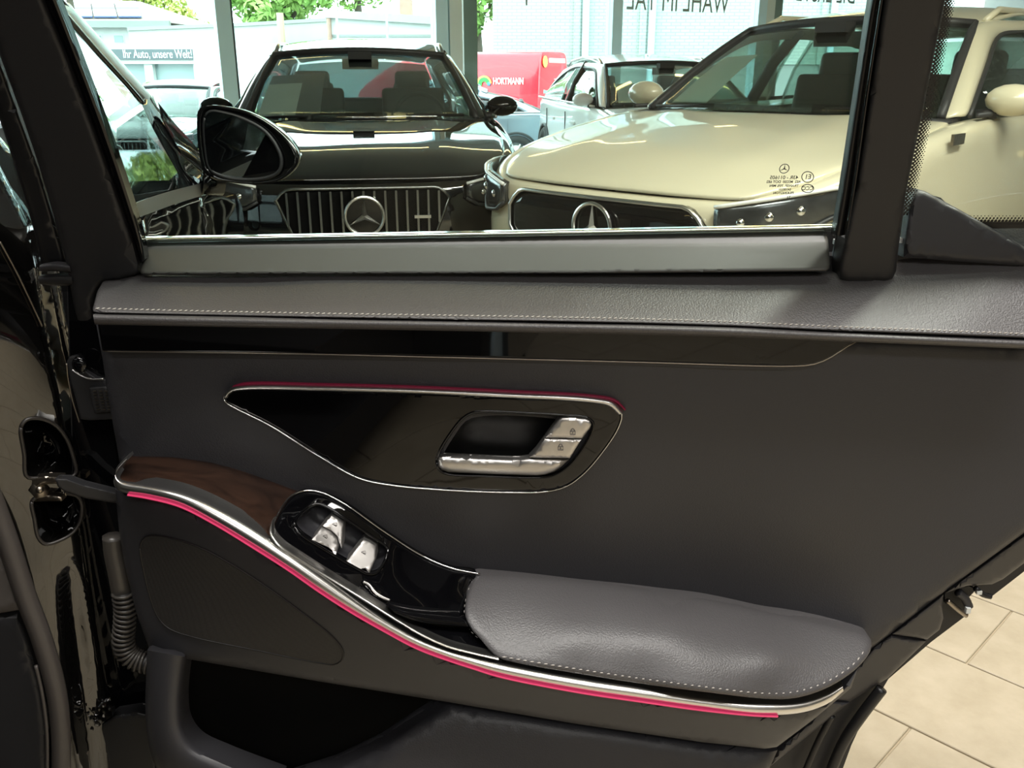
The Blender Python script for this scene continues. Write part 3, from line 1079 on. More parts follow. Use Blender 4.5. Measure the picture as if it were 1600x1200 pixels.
    for sx in (-1, 1):
        sb = MB()
        for (c0, d0, tlt) in (((sx * .40, 2.55, .60), (.52, .52, .16), 0), ((sx * .40, 2.86, .86), (.50, .13, .60), .25), ((sx * .40, 2.98, 1.20), (.28, .10, .17), .2)):
            rt = np.array([[1, 0, 0], [0, math.cos(tlt), math.sin(tlt)], [0, -math.sin(tlt), math.cos(tlt)]])
            sb.box(c0, d0, rt)
        o = sb.build('front_seat', M['seat_cloth'], R, False, True)
        bv = o.modifiers.new('bev', 'BEVEL'); bv.width = .035; bv.segments = 3
    o = MB().box((0, 3.85, .80), (1.4, .14, .52)).box((-.4, 3.9, 1.12), (.26, .09, .14)).box((.4, 3.9, 1.12), (.26, .09, .14)).build('rear_seat', M['seat_cloth'], R, False, True)
    bv = o.modifiers.new('bev', 'BEVEL'); bv.width = .03; bv.segments = 2
    if detail:
        an = np.linspace(0, 2 * math.pi, 25)
        MB().tube(np.stack([.40 + .18 * np.cos(an), 1.93 + .06 * np.sin(an), .96 + .17 * np.sin(an)], -1), .015, 6, False).box((.40, 1.92, .95), (.32, .03, .05)).build('steering_wheel', M['interior'], R, True, True)
        MB().box((0, 1.98, 1.33), (.25, .03, .07)).tube([(0, 1.98, 1.33), (0, 1.96, 1.41)], .012).box((0, 1.93, 1.385), (.16, .12, .05)).build('rear_view_mirror', M['interior'], R, False, True)
        for sx, x1 in ((.1, .66), (-.62, .02)):
            MB().tube([(sx, 1.28, 1.005), ((sx + x1) / 2, 1.27 + .04, 1.015), (x1, 1.36, 1.008)], .009, 6).build('wiper', M['rubber'], R, True, True)
        for sx in (-1, 1):
            pass
    # wheels with arch shadow gap
    for sx in (-1, 1):
        for wy in (.86, 3.82):
            an = np.linspace(0, 2 * math.pi, 33)
            wb = MB()
            prof = [(.20, .66), (.30, .68), (.335, .72), (.335, .92), (.31, .950), (.23, .952), (.20, .90)]
            Pv = np.array([[(sx * q[1], wy + q[0] * math.cos(a), .335 + q[0] * math.sin(a)) for q in prof] for a in an])
            vv, ff = grid(Pv)
            wb.add(vv, ff)
            wh = wb.build('wheel', M['tyre'], R, True, True)
            rb = MB().tube([(sx * .66, wy, .335), (sx * .935, wy, .335)], .205, 24)
            for k in range(5):
                a = k * 2 * math.pi / 5
                rb.tube([(sx * .94, wy, .335), (sx * .945, wy + .2 * math.cos(a), .335 + .2 * math.sin(a))], [.035, .02], 6)
            rb.build('rim', M['satin'], wh, True, True)
            arc = np.linspace(-.15, math.pi + .15, 20)
            pa = np.array([[(sx * .915, wy + r * math.cos(a), .335 + r * math.sin(a)), (sx * .944, wy + r * math.cos(a), .335 + r * math.sin(a))] for a in arc for r in (.345,)])
            pb = np.array([[(sx * .947, wy + .345 * math.cos(a), .335 + .345 * math.sin(a)), (sx * .945, wy + .385 * math.cos(a), .335 + .385 * math.sin(a))] for a in arc])
            vv, ff = grid(pb)
            vv2, ff2 = slab(pb, (-sx * .03, 0, 0))
            mk('wheel_arch', vv2, ff2, M['plastic'], R, True, True)
    # mirrors
    if mirrors:
        for sx in (-1, 1):
            mb_ = MB()
            c = np.array([sx * .955, 1.66, 1.055])
            mb_.ball(c, (.112, .075, .068), 14, 8)
            mr = mb_.build('door_mirror', paint if paint is not M['black_paint'] else M['gloss'], R, True, True)
            MB().tube([(sx * .83, 1.62, .985), (sx * .90, 1.65, 1.0)], [.03, .025], 8).build('mirror_arm', M['plastic'], mr, True, True)
            mg = MB(); mg.tube([(c[0], c[1] + .055, c[2]), (c[0], c[1] + .078, c[2])], .058, 16)
            mg.build('mirror_glass', M['chrome'], mr, False, True)
    # headlamps following the front corner
    for sx in (-1, 1):
        xs = np.linspace(.53, .888, 12) * nose
        ys = con_y(xs, con)
        zt = np.interp(xs, [.5 * nose, .87 * nose], [.725, .800]); zb = np.interp(xs, [.5 * nose, .6 * nose, .75 * nose, .87 * nose], [.665, .61, .60, .70])
        off = -.014
        P = np.array([np.stack([sx * (xs + .008), ys + off, zb * (1 - t) + zt * t], -1) for t in np.linspace(0, 1, 5)])
        P[1:-1, :, 1] -= .008
        vv, ff = slab(P, (0, .03, 0))
        hl = mk('headlamp', vv, ff, M['lamp_bowl'], R, True, True)
        for xx in (.62, .71, .79):
            y_ = con_y(xx * nose, con) - .012
            MB().ball((sx * (xx * nose + .008), y_, np.interp(xx, [.5, .87], [.645, .74])), .019, 10, 6).build('projector', M['chrome'], hl, True, True)
        tp = P[-1] + np.array([0, -.008, -.006])
        MB().tube(tp, .008, 6).build('daytime_strip', M['white_paint'], hl, True, True)
        bt = P[0] + np.array([0, -.006, 0])
        MB().tube(bt, .008, 6).build('lamp_rim', M['print_dark'], hl, True, True)
    # grille
    W = (.445 if front == 'slats' else .50) * nose
    zt0 = .712 if front == 'slats' else .715
    xs = np.linspace(-W, W, 33)
    ax = np.abs(xs) / W
    zt = zt0 - .055 * np.clip((ax - .82) / .18, 0, 1)**2 if front == 'slats' else zt0 - .07 * np.clip((ax - .8) / .2, 0, 1)**2
    zb = .40 + .255 * np.clip((ax - .76) / .24, 0, 1) if front == 'slats' else .44 + .12 * np.clip((ax - .8) / .2, 0, 1)
    ys = con_y(xs, con) - .012
    P = np.array([np.stack([xs, ys, zb * (1 - t) + zt * t], -1) for t in np.linspace(0, 1, 5)])
    vv, ff = slab(P, (0, .035, 0))
    gr = mk('grille', vv, ff, M['gloss'] if front != 'slats' else M['void'], R, True, True)
    edge = np.vstack([P[-1], P[0][::-1], P[-1][:1]]) + np.array([0, -.006, 0])
    MB().tube(edge, .009 if front == 'slats' else .0085, 6, False).build('grille_frame', M['slat'] if front == 'slats' else M['satin'], gr, True, True)
    if front == 'slats':
        for k in range(-7, 8):
            x = k * .0555 * nose
            a_ = abs(x) / W
            z1 = np.interp(a_, ax[16:], zt[16:]) - .012; z0_ = np.interp(a_, ax[16:], zb[16:]) + .012
            MB().box((x, float(con_y(x, con)) - .024, (z0_ + z1) / 2), (.011, .026, z1 - z0_)).build('grille_slat', M['slat'], gr, False, True)
        MB().box((.30, -.045, .565), (.085, .012, .015)).build('grille_badge', M['satin'], gr, False, True)
    Re = .098 if front == 'slats' else .09
    ze = .575 if front == 'slats' else .605
    y_e = -.06 if front == 'slats' else -.035
    star('star_emblem', R, frame_mat((0, y_e, ze), (1, 0, 0), (0, 0, 1)), Re, M['satin'], .085, .02, True)
    MB().tube([(0, y_e + .012, ze), (0, .02, ze)], Re * .98, 28).build('emblem_base', M['gloss'], R, False, True)
    # lower bumper intake
    xs = np.linspace(-.62, .62, 17) * nose
    P = np.array([np.stack([xs, con_y(xs, con) - .008, np.full(17, z)], -1) for z in (.22, .27, .33)])
    vv, ff = slab(P, (0, .03, 0))
    mk('air_intake', vv, ff, M['dark'], R, True, True)
    # door shut lines and handles
    for sx in (-1, 1):
        for yy in (2.22, 3.3):
            MB().box((sx * .937, yy, .80), (.022, .2, .028)).build('door_handle', paint, R, False, True)
        for yy in (2.62, 3.68):
            MB().box((sx * .929, yy, .62), (.010, .004, .56)).build('shut_line', M['print_dark'], R, False, True)
    return R


def screen_sheet(R, name, label, u0, u1, v0, v1, mat, inner=None):
    def quad(a, b2, c, d, off):
        uu, vv_ = np.meshgrid(np.linspace(a, b2, 5), np.linspace(c, d, 5))
        p = wind(uu, vv_) + np.array([0, off, -off * .6])
        return slab(p, (0, .003, -.003))
    Mw = Matrix.LocRotScale(R.location, R.rotation_euler, R.scale)
    v, f = quad(u0, u1, v0, v1, .014)
    o = mk(name, [Mw @ Vector(q) for q in v], f, mat)
    tag(o, label, 'price sheet')
    if inner:
        v, f = quad(*inner, .010)
        mk('printed_page', [Mw @ Vector(q) for q in v], f, M['paper'], o)
    return o


bc = car('black_car', 'glossy black estate car facing the open door with slatted grille and star', -.74, 4.5275, 0, -.1486, .963, M['black_paint'], M['dark_glass'])
cc = car('cream_car', 'cream car parked at an angle behind the rear pillar of the open door', .347, 3.669, 0, .7496, 1.051, M['cream_paint'], M['car_glass'], nose=.94, front='panel')
wc = car('white_car', 'white car parked inside the glass front between cream car and red van', 1.80, 7.6, 0, -.16, .93, M['white_paint'], M['dark_glass'], nose=.95, front='panel')
sc_ = car('silver_car', 'silver saloon seen side-on outside below the red van', -3.75, 15.9, GO, math.pi / 2, 1.0, M['silver_paint'], M['car_glass'], roofdrop=.05, detail=False, estate=False)
gc = car('green_car', 'dark green car parked outside before the workshop with sign band', -5.5, 12.9, GO, .04, 1.0, M['green_paint'], M['car_glass'], detail=False, estate=False, roofdrop=.05)
wl = car('pale_car', 'small white car parked half hidden beside the dark green car', -9.1, 15.2, GO, .35, 1.0, M['white_paint'], M['car_glass'], detail=False, estate=False, roofdrop=.05)

screen_sheet(bc, 'info_board', 'grey board with a pale printed page behind the black car windscreen', -.90, -.36, .06, .62, M['paper_grey'], (-.90, -.57, .06, .48))
screen_sheet(cc, 'price_sheet', 'large pale printed sheet behind the cream car windscreen', -.86, -.50, .08, .60, M['paper'])
screen_sheet(wc, 'price_sheet', 'small pale printed sheet behind the white car windscreen', -.86, -.50, .10, .50, M['paper'])
# badges on the cream car
MB().ball((0, .30, .845), (.035, .03, .006), 12, 6).build('bonnet_badge', M['steel'], cc, True, True)
RR = Matrix.LocRotScale(cc.location, cc.rotation_euler, cc.scale)
MB().box((.926, 1.12, .918), (.012, .13, .042)).build('wing_badge', M['steel'], cc, False, True)

# ------------------------------------------------------------------ red van outside
vx, vy = .62, 22.0
V = empty('red_van', (vx, vy, GO), 'bright red delivery van with white lettering parked outside before the brick building', 'van')
sd = np.array([-.95, .31, 0]); sd /= np.linalg.norm(sd)
fw = np.array([.42, .907, 0]); fw /= np.linalg.norm(fw)
VL, VW, VH = 5.0, 1.95, 2.09


def vp(a, bb, z):
    return np.array([vx, vy, GO]) + sd * a + fw * bb + np.array([0, 0, z])


P = []
for a, ins in ((0, .10), (.03, .03), (.12, 0), (1.8, 0), (3.5, 0), (4.6, .05), (5.0, .12)):
    zt = VH if a < 3.6 else (VH - .7 if a < 4.8 else VH - 1.0)
    row = []
    for bb, z in ((ins, .3), (ins, zt * .55), (ins + .05, zt * .85), (ins + .13, zt - .04), (ins + .3, zt), (VW - ins - .3, zt), (VW - ins - .13, zt - .04), (VW - ins - .05, zt * .85), (VW - ins, zt * .55), (VW - ins, .3)):
        row.append(vp(a, bb, z))
    P.append(row)
P = np.array(P)
vv, ff = grid(P)
ff += [tuple(range(10)), tuple(60 + i for i in range(10))]
o = mk('body', vv, ff, M['red_paint'], V, True, False, 2)
for a, ww in ((.8, 0), (4.2, 0)):
    for bb in (.02, VW - .25):
        wt = MB().tube([vp(a, bb, .33), vp(a, bb + .22, .33)], .33, 20).build('wheel', M['tyre'], V, True)
        MB().tube([vp(a, bb - .01, .33), vp(a, bb + .1, .33)], .18, 16).build('rim', M['alu'], wt, True)
MB().prism([vp(-.004, .30, 1.15), vp(-.004, 1.66, 1.15), vp(.06, 1.60, 1.70), vp(.06, .36, 1.70)], sd * .02).build('rear_window', M['shop_glass'], V)
b = MB()
for z, a0 in ((1.58, .85), (1.46, .95), (1.34, 1.05), (1.25, 1.08)):
    b.prism([vp(.002 + .03 * (z - 1.15), a0, z), vp(.002 + .03 * (z - 1.15), 1.55, z), vp(.012 + .03 * (z - 1.15), 1.55, z + .06), vp(.012 + .03 * (z - 1.15), a0, z + .06)], -sd * .012)
b.build('rear_lettering', M['sign_white'], V)
MB().prism([vp(-.0, .62, 1.84), vp(-.0, 1.60, 1.84), vp(.01, 1.60, 1.94), vp(.01, .62, 1.94)], -sd * .02).build('rear_stripe', M['sign_white'], V)
text_mesh('HORTMANN', .20, M['sign_white'], 'lettering', V, frame_mat(vp(.74, -.012, 1.42), -sd, (0, 0, 1)), .004, sx=.66, bold=.006)
b = MB()
an = np.linspace(.1, math.pi * 1.15, 16)
for r0, r1, mt, nm in ((.15, .19, 'logo_yellow', 'logo_ring'), (.06, .15, 'logo_green', 'logo_leaf')):
    q = [vp(1.34 - r1 * math.cos(a), -.014, 1.36 + r1 * math.sin(a)) for a in an] + [vp(1.34 - r0 * math.cos(a), -.014, 1.36 + r0 * math.sin(a)) for a in an[::-1]]
    MB().prism(q, -fw * .006).build(nm, M[mt], V)
MB().ball(vp(1.22, -.02, 1.36), (.045, .012, .045)).build('logo_dot', M['logo_blue'], V, True)
q = [vp(-.012, .34 + .13 * math.cos(a), 1.86 + .13 * math.sin(a)) for a in np.linspace(0, 2 * math.pi, 20)[:-1]]
MB().prism(q, -sd * .01).build('rear_logo', M['logo_yellow'], V)

# ------------------------------------------------------------------ the black saloon whose rear door stands open
SKN = np.array([1, .238, 0]); SKP = np.array([-.21, 0, 1.0])
Dskin = plane(SKP, SKN)
Dglass = plane(SKP, [1, .238, .30])
S = empty('black_saloon', (-1.2, 1.2, 0), 'black saloon with satin window trim and exterior mirror whose rear door stands open', 'car')
M['rim_paint'] = pbr('dull_pillar_edge', (0.03, 0.026, 0.023), 0.35)
M['mirror'] = pbr('mirror_glass', (0.42, 0.48, 0.52), 0.01, metal=1.0)

# front door seen through the rear window
sheet('front_door_window', S, [(40, -20), (96, 24), (150, 90), (200, 143), (222, 163), (242, 203), (264, 243), (280, 272), (281, 292), (240, 305), (205, 318), (190, 322), (130, 190), (60, 60)], Dglass, M['dark_glass'], th=.004, step=40)
ribbon('window_trim', S, [(92, 2), (150, 65), (200, 120), (226, 149)], [(99, 16), (150, 76), (200, 131), (224, 157)], Dglass, M['satin'], bulge=.010, n=40, th=.03)
for l_ in ([(90, -4), (150, 62), (200, 117), (228, 148)], [(97, 18), (150, 79), (200, 134), (222, 160)]):
    wire('window_trim_seal', S, l_, lambda x, y: Dglass(x, y) - .008, M['gloss'], .0045, 40)
ribbon('pillar_trim', S, [(226, 146), (262, 190), (290, 220), (318, 252)], [(222, 164), (246, 205), (275, 240), (312, 272)], Dglass, M['gloss'], bulge=.014, n=30, th=.03)
sheet('mirror_sail', S, [(222, 165), (246, 205), (275, 238), (312, 262), (318, 292), (279, 296), (279, 272), (262, 243), (240, 203)], Dglass, M['gloss'], th=.02, step=20)
ribbon('belt_trim', S, [(204, 319.5), (230, 310), (260, 301), (335, 282)], [(208, 343), (232, 335), (265, 324), (335, 303)], Dskin, M['satin'], bulge=.010, n=30, th=.03)
sheet('front_door', S, [(206, 344), (265, 322), (304, 310), (318, 400), (206, 400)], Dskin, M['black_paint'], th=.03, step=20, bump=lambda x, y: -.03 * np.exp(-(((y - (380 - (x - 200) * .42)) / 16.0) ** 2)))
sheet('front_wing', S, [(306, 309), (345, 301), (364, 305), (374, 322), (378, 345), (376, 400), (320, 400)], Dskin, M['black_paint'], th=.03, step=12, bump=lambda x, y: -.05 * np.exp(-(((y - 330) / 18.0) ** 2)))

# exterior mirror: a rounded shell opening towards the rear, with a glass in a dark rim
Dm = plane([-.6, 1.93, 1.08], [-.22, -1, .02])
ho = [(308, 182), (311, 170), (322, 165), (345, 166), (380, 173), (415, 190), (445, 214), (463, 238), (466, 254), (455, 270), (435, 283), (400, 288), (360, 285), (332, 279), (318, 266), (310, 232)]
gi = [(321, 184), (328, 175), (350, 177), (385, 188), (415, 206), (434, 232), (440, 252), (436, 268), (420, 277), (385, 281), (350, 276), (329, 264), (322, 235)]
E2 = empty('exterior_mirror', tuple(at(390, 225, 1.98)))
attach(E2, S)
o1 = smooth_path(ho, 60, True); c1 = o1.mean(0)
rings = []
for sc2, dz in ((.93, .004), (1.0, .0), (1.0, .02), (.95, .06), (.82, .10), (.6, .13), (.3, .145), (.02, .15)):
    q = c1 + (o1 - c1) * sc2
    rings.append(at(q[:, 0], q[:, 1], Dm(q[:, 0], q[:, 1])) + np.array([0, dz, 0]))
Pm = np.array(rings)
Pm = np.concatenate([Pm, Pm[:, :1]], 1)
vv, ff = grid(Pm)
mk('mirror_housing', vv, ff, M['black_paint'], E2, True)
sheet('mirror_rim', E2, ho, lambda x, y: Dm(x, y) + .006, M['gloss'], th=.004, step=16, curve=60)
sheet('mirror_glass', E2, gi, plane([-.6, 1.927, 1.08], [-.10, -1, -.06]), M['mirror'], th=.003, step=16, curve=50)
wire('mirror_bezel', E2, gi, lambda x, y: Dm(x, y) + .0, M['plastic'], .004, 60, True)
MB().ball(at(455, 250, 2.0), (.014, .03, .02), 10, 6).build('indicator', M['indicator'], E2, True)
MB().tube([at(316, 282, 1.97), at(350, 287, 1.99)], [.03, .026], 8).build('mirror_foot', M['gloss'], E2, True)

# B-pillar, painted, with the check strap recess
Dpil = tps([(0, 260, 1.10), (60, 430, 1.09), (-80, 300, 1.0), (90, 620, 1.07), (0, 620, 1.02), (120, 750, 1.07), (40, 760, 1.03), (140, 900, 1.065), (60, 900, 1.02), (175, 1150, 1.05), (110, 1150, 1.0), (-80, 900, .98)])
pil = [(-90, 160), (0, 258), (22, 302), (46, 352), (60, 420), (72, 500), (82, 556), (95, 615), (105, 682), (120, 728), (128, 790), (136, 835), (143, 890), (151, 950), (160, 1010), (172, 1080), (178, 1140), (178, 1215), (60, 1215), (40, 1000), (-20, 800), (-90, 700)]
rec1 = [(33, 668), (42, 656), (62, 654), (86, 664), (104, 686), (115, 716), (119, 738), (112, 745), (60, 747), (42, 745), (38, 710)]
rec2 = [(50, 784), (60, 776), (118, 774), (127, 786), (126, 812), (114, 832), (90, 846), (70, 850), (60, 840), (54, 812)]
sheet('door_pillar', S, pil, Dpil, M['pillar_paint'], th=.05, step=11, edge=(12, .012), holes=(smooth_path(rec1, 40, True), smooth_path(rec2, 40, True)), bump=lambda x, y: .008 * np.exp(-(((x - 108 - (y - 900) * .12) / 14.0) ** 2)) / (1 + np.exp(-(y - 920) / 18.0)))
for r_, nm in ((rec1, 'pillar_recess'), (rec2, 'pillar_recess')):
    c_ = np.mean(np.array(r_), 0)
    sheet(nm, S, c_ + (np.array(r_) - c_) * 1.08, lambda x, y: Dpil(x, y) + .004, M['gloss'], th=.01, step=12, bowl=(26, .04), curve=40)
    wire('recess_rim', S, r_, lambda x, y: Dpil(x, y) - .0005, M['rim_paint'], .0024, 60, True)
sheet('strap_bracket', S, [(43, 748), (70, 744), (95, 745), (99, 751), (88, 756), (62, 757), (60, 772), (96, 776), (97, 783), (54, 784), (48, 770)], 1.035, M['steel'], th=.012, step=6, edge=(3, .003))
MB().ball(at(62, 765, 1.03), (.005, .005, .005), 10, 6).tube([at(62, 765, 1.05), at(62, 765, 1.035)], .012, 6).build('strap_bolt', M['steel'], S, True)
sheet('check_strap', S, [(86, 748), (104, 748), (128, 757), (190, 772), (190, 788), (135, 779), (100, 768), (90, 760)], lambda x, y: 1.03 + (np.asarray(x) - 90) * .0003, M['plastic'], th=.012, step=8, edge=(3, .002))
sheet('pillar_foot_clip', S, [(43, 846), (62, 843), (67, 852), (62, 858), (45, 856)], 1.03, M['steel'], th=.01, step=6, edge=(2, .002))
sheet('crumpled_sealing', S, [(114, 1105), (131, 1098), (143, 1112), (172, 1090), (176, 1118), (158, 1132), (140, 1150), (128, 1140), (115, 1158)], 1.035, M['pillar_paint'], th=.01, step=4, bump=lambda x, y: .006 * np.sin(x * .45) * np.cos(y * .4))
sheet('sill_cover', S, [(112, 1156), (128, 1146), (140, 1152), (160, 1132), (178, 1118), (215, 1112), (240, 1120), (246, 1230), (100, 1230)], 1.04, M['rubber'], th=.02, step=16, edge=(5, .004))
# rubber seal along the opening, seat side trim
wire('opening_seal', S, [(-60, 640), (-20, 760), (10, 840), (38, 925), (66, 1000), (88, 1080), (95, 1140), (96, 1220)], .97, M['sealtube'], .0125, 60)
sheet('side_trim', S, [(-60, 820), (-8, 838), (12, 890), (28, 940), (30, 953), (0, 958), (-60, 958)], .965, M['fabric'], th=.02, step=14, edge=(8, .006))
sheet('sill_trim', S, [(-60, 962), (0, 961), (28, 957), (48, 1010), (64, 1070), (73, 1130), (75, 1220), (-60, 1220)], .965, M['plastic'], th=.02, step=18, edge=(12, .012))
wire('trim_piping', S, [(56, 1040), (66, 1085), (73, 1140), (74, 1215)], .957, M['sealtube'], .0022, 30)
# upper hinge with cast plate, seal lip on the hinge side
sheet('hinge', S, [(104, 566), (108, 558), (118, 556), (128, 566), (131, 578), (150, 590), (165, 593), (172, 620), (178, 655), (140, 657), (126, 655), (117, 620), (108, 590)], 1.07, M['plastic'], th=.012, step=8, edge=(3, .002))
MB().ball(at(125, 570, 1.06), (.010, .006, .011), 12, 8).build('hinge_pin', M['gloss'], S, True)
wire('hinge_edge', S, [(104, 568), (106, 590), (113, 625), (124, 660)], 1.068, M['steel'], .0009, 30)
wire('hinge_spring', S, [(113, 578), (125, 586), (140, 592), (162, 592)], 1.064, M['satin'], .0012, 30)
pl = sheet('hinge_plate', S, [(140, 606), (166, 604), (176, 643), (147, 645)], 1.062, M['plastic'], th=.006, step=8, edge=(2, .001))
b = MB()
rr = random.Random(3)
for r in range(7):
    for c in range(3):
        q = at(148 + c * 9 + r * .9, 611 + r * 4.8, 1.0605)
        b.box(q, (rr.uniform(.003, .005), .002, .0013))
b.build('raised_marks', M['steel'], pl)
wire('pillar_edge_line', S, [(0, 378), (22, 418), (45, 465), (66, 510)], lambda x, y: Dpil(x, y) - .003, M['steel'], .0012, 30)  # thin steel-coloured line along the pillar edge
# corrugated cable boot between body and door
path = smooth_path([(193, 926), (196, 950), (195, 975), (193, 1000), (199, 1020), (213, 1031), (232, 1036)], 200)
B = empty('cable_boot', tuple(at(195, 960, 1.03))); attach(B, S)
wire('boot_sleeve', B, [(176, 838), (178, 860), (185, 895), (191, 928)], 1.035, M['boot'], .0135, 30)
wire('boot_core', B, path, 1.03, M['dark'], .0125, 60, curve=False)
for k in range(19):
    i = int(k * 199 / 18)
    p = path[i]; d = path[min(i + 3, 199)] - path[max(i - 3, 0)]; d = d / np.linalg.norm(d)
    c = at(p[0], p[1], 1.03); a1 = at(p[0] + d[0], p[1] + d[1], 1.03) - c; a1 /= np.linalg.norm(a1)
    e1 = np.cross(a1, [0, 1, 0]); e1 /= np.linalg.norm(e1); e2 = np.cross(a1, e1)
    an = np.linspace(0, 2 * math.pi, 17)
    MB().tube([c + .0135 * (math.cos(a) * e1 + math.sin(a) * e2) for a in an], .0021, 6, False).build('boot_rib', M['boot'], B, True)
# rest of the body, beside and behind the camera: roof, rear wing, cabin, wheels
ax = np.array([-.238, 1, 0]) / np.linalg.norm([-.238, 1, 0]); lx = np.array([ax[1], -ax[0], 0])
RB = np.array([[lx[0], ax[0], 0], [lx[1], ax[1], 0], [0, 0, 1]])


def sp(side, along, z):
    return np.array([-.21, 0, 0]) + lx * side + ax * along + np.array([0, 0, z])


MB().box(sp(-.92, .6, 1.45), (1.30, 2.6, .05), RB).build('roof', M['black_paint'], S)
MB().box(sp(-1.80, 1.0, .62), (.08, 5.0, .8), RB).build('far_side', M['black_paint'], S)
MB().box(sp(-1.0, .45, .20), (1.5, 3.8, .12), RB).build('cabin_floor', M['interior'], S)
MB().box(sp(-.90, -.72, .72), (1.3, .22, .75), RB).box(sp(-.90, -.30, .48), (1.3, .75, .25), RB).build('rear_bench', M['seat_cloth'], S)
MB().box(sp(-.06, -1.35, .62), (.12, 1.0, .72), RB).build('rear_wing', M['black_paint'], S)
MB().box(sp(-.92, 1.55, .80), (1.4, .2, .7), RB).build('front_seats', M['seat_cloth'], S)
MB().box(sp(-.93, 3.15, .70), (1.60, 1.1, .5), RB).build('bonnet', M['black_paint'], S)
for sd_, al in ((-.14, 2.95), (-1.70, 2.95), (-.14, -.95), (-1.70, -.95)):
    w_ = MB().tube([sp(sd_ - .11, al, .34), sp(sd_ + .11, al, .34)], .34, 24).build('wheel', M['tyre'], S, True, angle=40)
    MB().tube([sp(sd_ - .12, al, .34), sp(sd_ + .12, al, .34)], .22, 20).build('rim', M['alu'], w_, True, angle=40)

# ------------------------------------------------------------------ the open rear door
D = empty('rear_door', (-.5, 1.08, .25), 'open rear door of the black saloon with leather trim, wood and armrest', 'car door')
Dt = tps([(50, 0, .965), (250, 0, .965), (800, 0, .965), (100, 200, 1.01), (150, 430, 1.06), (600, 430, 1.06), (800, 200, 1.01), (1350, 0, .965), (1350, 430, 1.058), (1450, 200, 1.01), (1600, 0, .965), (1600, 400, 1.055)])
Dg = lambda x, y: Dt(x, y) + .032

# structure behind everything
sheet('door_shell', D, [(1650, 392), (1650, 862), (1600, 893), (1547, 934), (1535, 930), (1526, 921), (1512, 935), (1516, 957), (1500, 969), (1455, 1003), (1388, 1061), (1370, 1092), (1346, 1130), (1330, 1165), (1308, 1225), (150, 1225), (118, 900), (112, 700), (104, 440), (155, 425)], 1.085, M['plastic'], th=.05, step=60)
wire('lower_seal', D, [(1378, 1076), (1346, 1118), (1318, 1160), (1290, 1225)], 1.07, M['rubber'], .008, 40)
wire('lower_seal_lip', D, [(1300, 1118), (1278, 1160), (1250, 1225)], 1.065, M['rubber'], .005, 40)
# window frame
sheet('window_frame', D, [(-90, -190), (-6, -190), (68, 2), (101, 82), (147, 205), (181, 302), (207, 378), (216, 412), (217, 424), (211, 430), (196, 434), (186, 438), (160, 441), (153, 450), (146, 484), (143, 512), (121, 512), (114, 470), (104, 412), (82, 330), (58, 250), (36, 185), (-10, 60), (-90, -100)], Dt, M['plastic'], th=.03, step=24, edge=(9, .008))
sheet('frame_flange', D, [(-90, -40), (-12, 60), (34, 190), (60, 260), (84, 340), (106, 418), (96, 420), (66, 420), (56, 372), (42, 322), (12, 225), (-30, 100), (-90, -20)], lambda x, y: Dt(x, y) + .02, M['rubber'], th=.02, step=20, edge=(8, .008))
ribbon('frame_seal', D, [(-6, -190), (70, 2), (103, 82), (149, 205), (183, 302), (207, 374), (219, 412)], [(14, -190), (92, 2), (121, 78), (167, 200), (201, 300), (222, 370), (228, 404)], lambda x, y: Dt(x, y) + .012, M['gloss'], bulge=.008, n=50)
ribbon('hinge_bracket', D, [(62, 414), (84, 411), (108, 414)], [(60, 424), (84, 424), (112, 426)], lambda x, y: Dt(x, y) + .005, M['plastic_soft'], bulge=.006, n=20)
ribbon('hinge_bracket', D, [(60, 432), (84, 430), (112, 430)], [(62, 444), (84, 446), (114, 446)], lambda x, y: Dt(x, y) + .005, M['plastic'], bulge=.006, n=20)
# upper rail and rear upright of the frame, above and beside the picture
ribbon('frame_rail', D, [(-40, -190), (300, -205), (800, -212), (1300, -200), (1700, -160)], [(-20, -140), (300, -155), (800, -162), (1300, -150), (1700, -110)], lambda x, y: Dt(x, y) - .002, M['plastic'], bulge=.012, n=50, th=.04)
ribbon('frame_upright', D, [(1645, -170), (1660, 100), (1664, 405)], [(1700, -170), (1712, 100), (1712, 405)], lambda x, y: Dt(x, y) - .002, M['plastic'], bulge=.012, n=30, th=.04)
# panes
pane = sheet('window_pane', D, [(14, -170), (92, 0), (165, 195), (232, 385), (600, 374), (1308, 362), (1372, 0), (1400, -170)], Dg, M['door_glass'], th=.004, step=90)
qp = sheet('quarter_pane', D, [(1505, -170), (1670, -150), (1670, 402), (1406, 402), (1416, 300)], Dg, M['door_glass'], th=.004, step=60)
b = MB()


def dot(x, y, r):
    c = at(x, y, float(Dg(x, y)) - .0012)
    k = r * .00078
    b.add([c + np.array([k * math.cos(a), -k * .3 * math.sin(a), k * math.sin(a)]) for a in np.linspace(0, 2 * math.pi, 9)[:-1]] + [c + np.array([0, .0008, 0])],
          [tuple(range(8))] + [(i, (i + 1) % 8, 8) for i in range(8)])


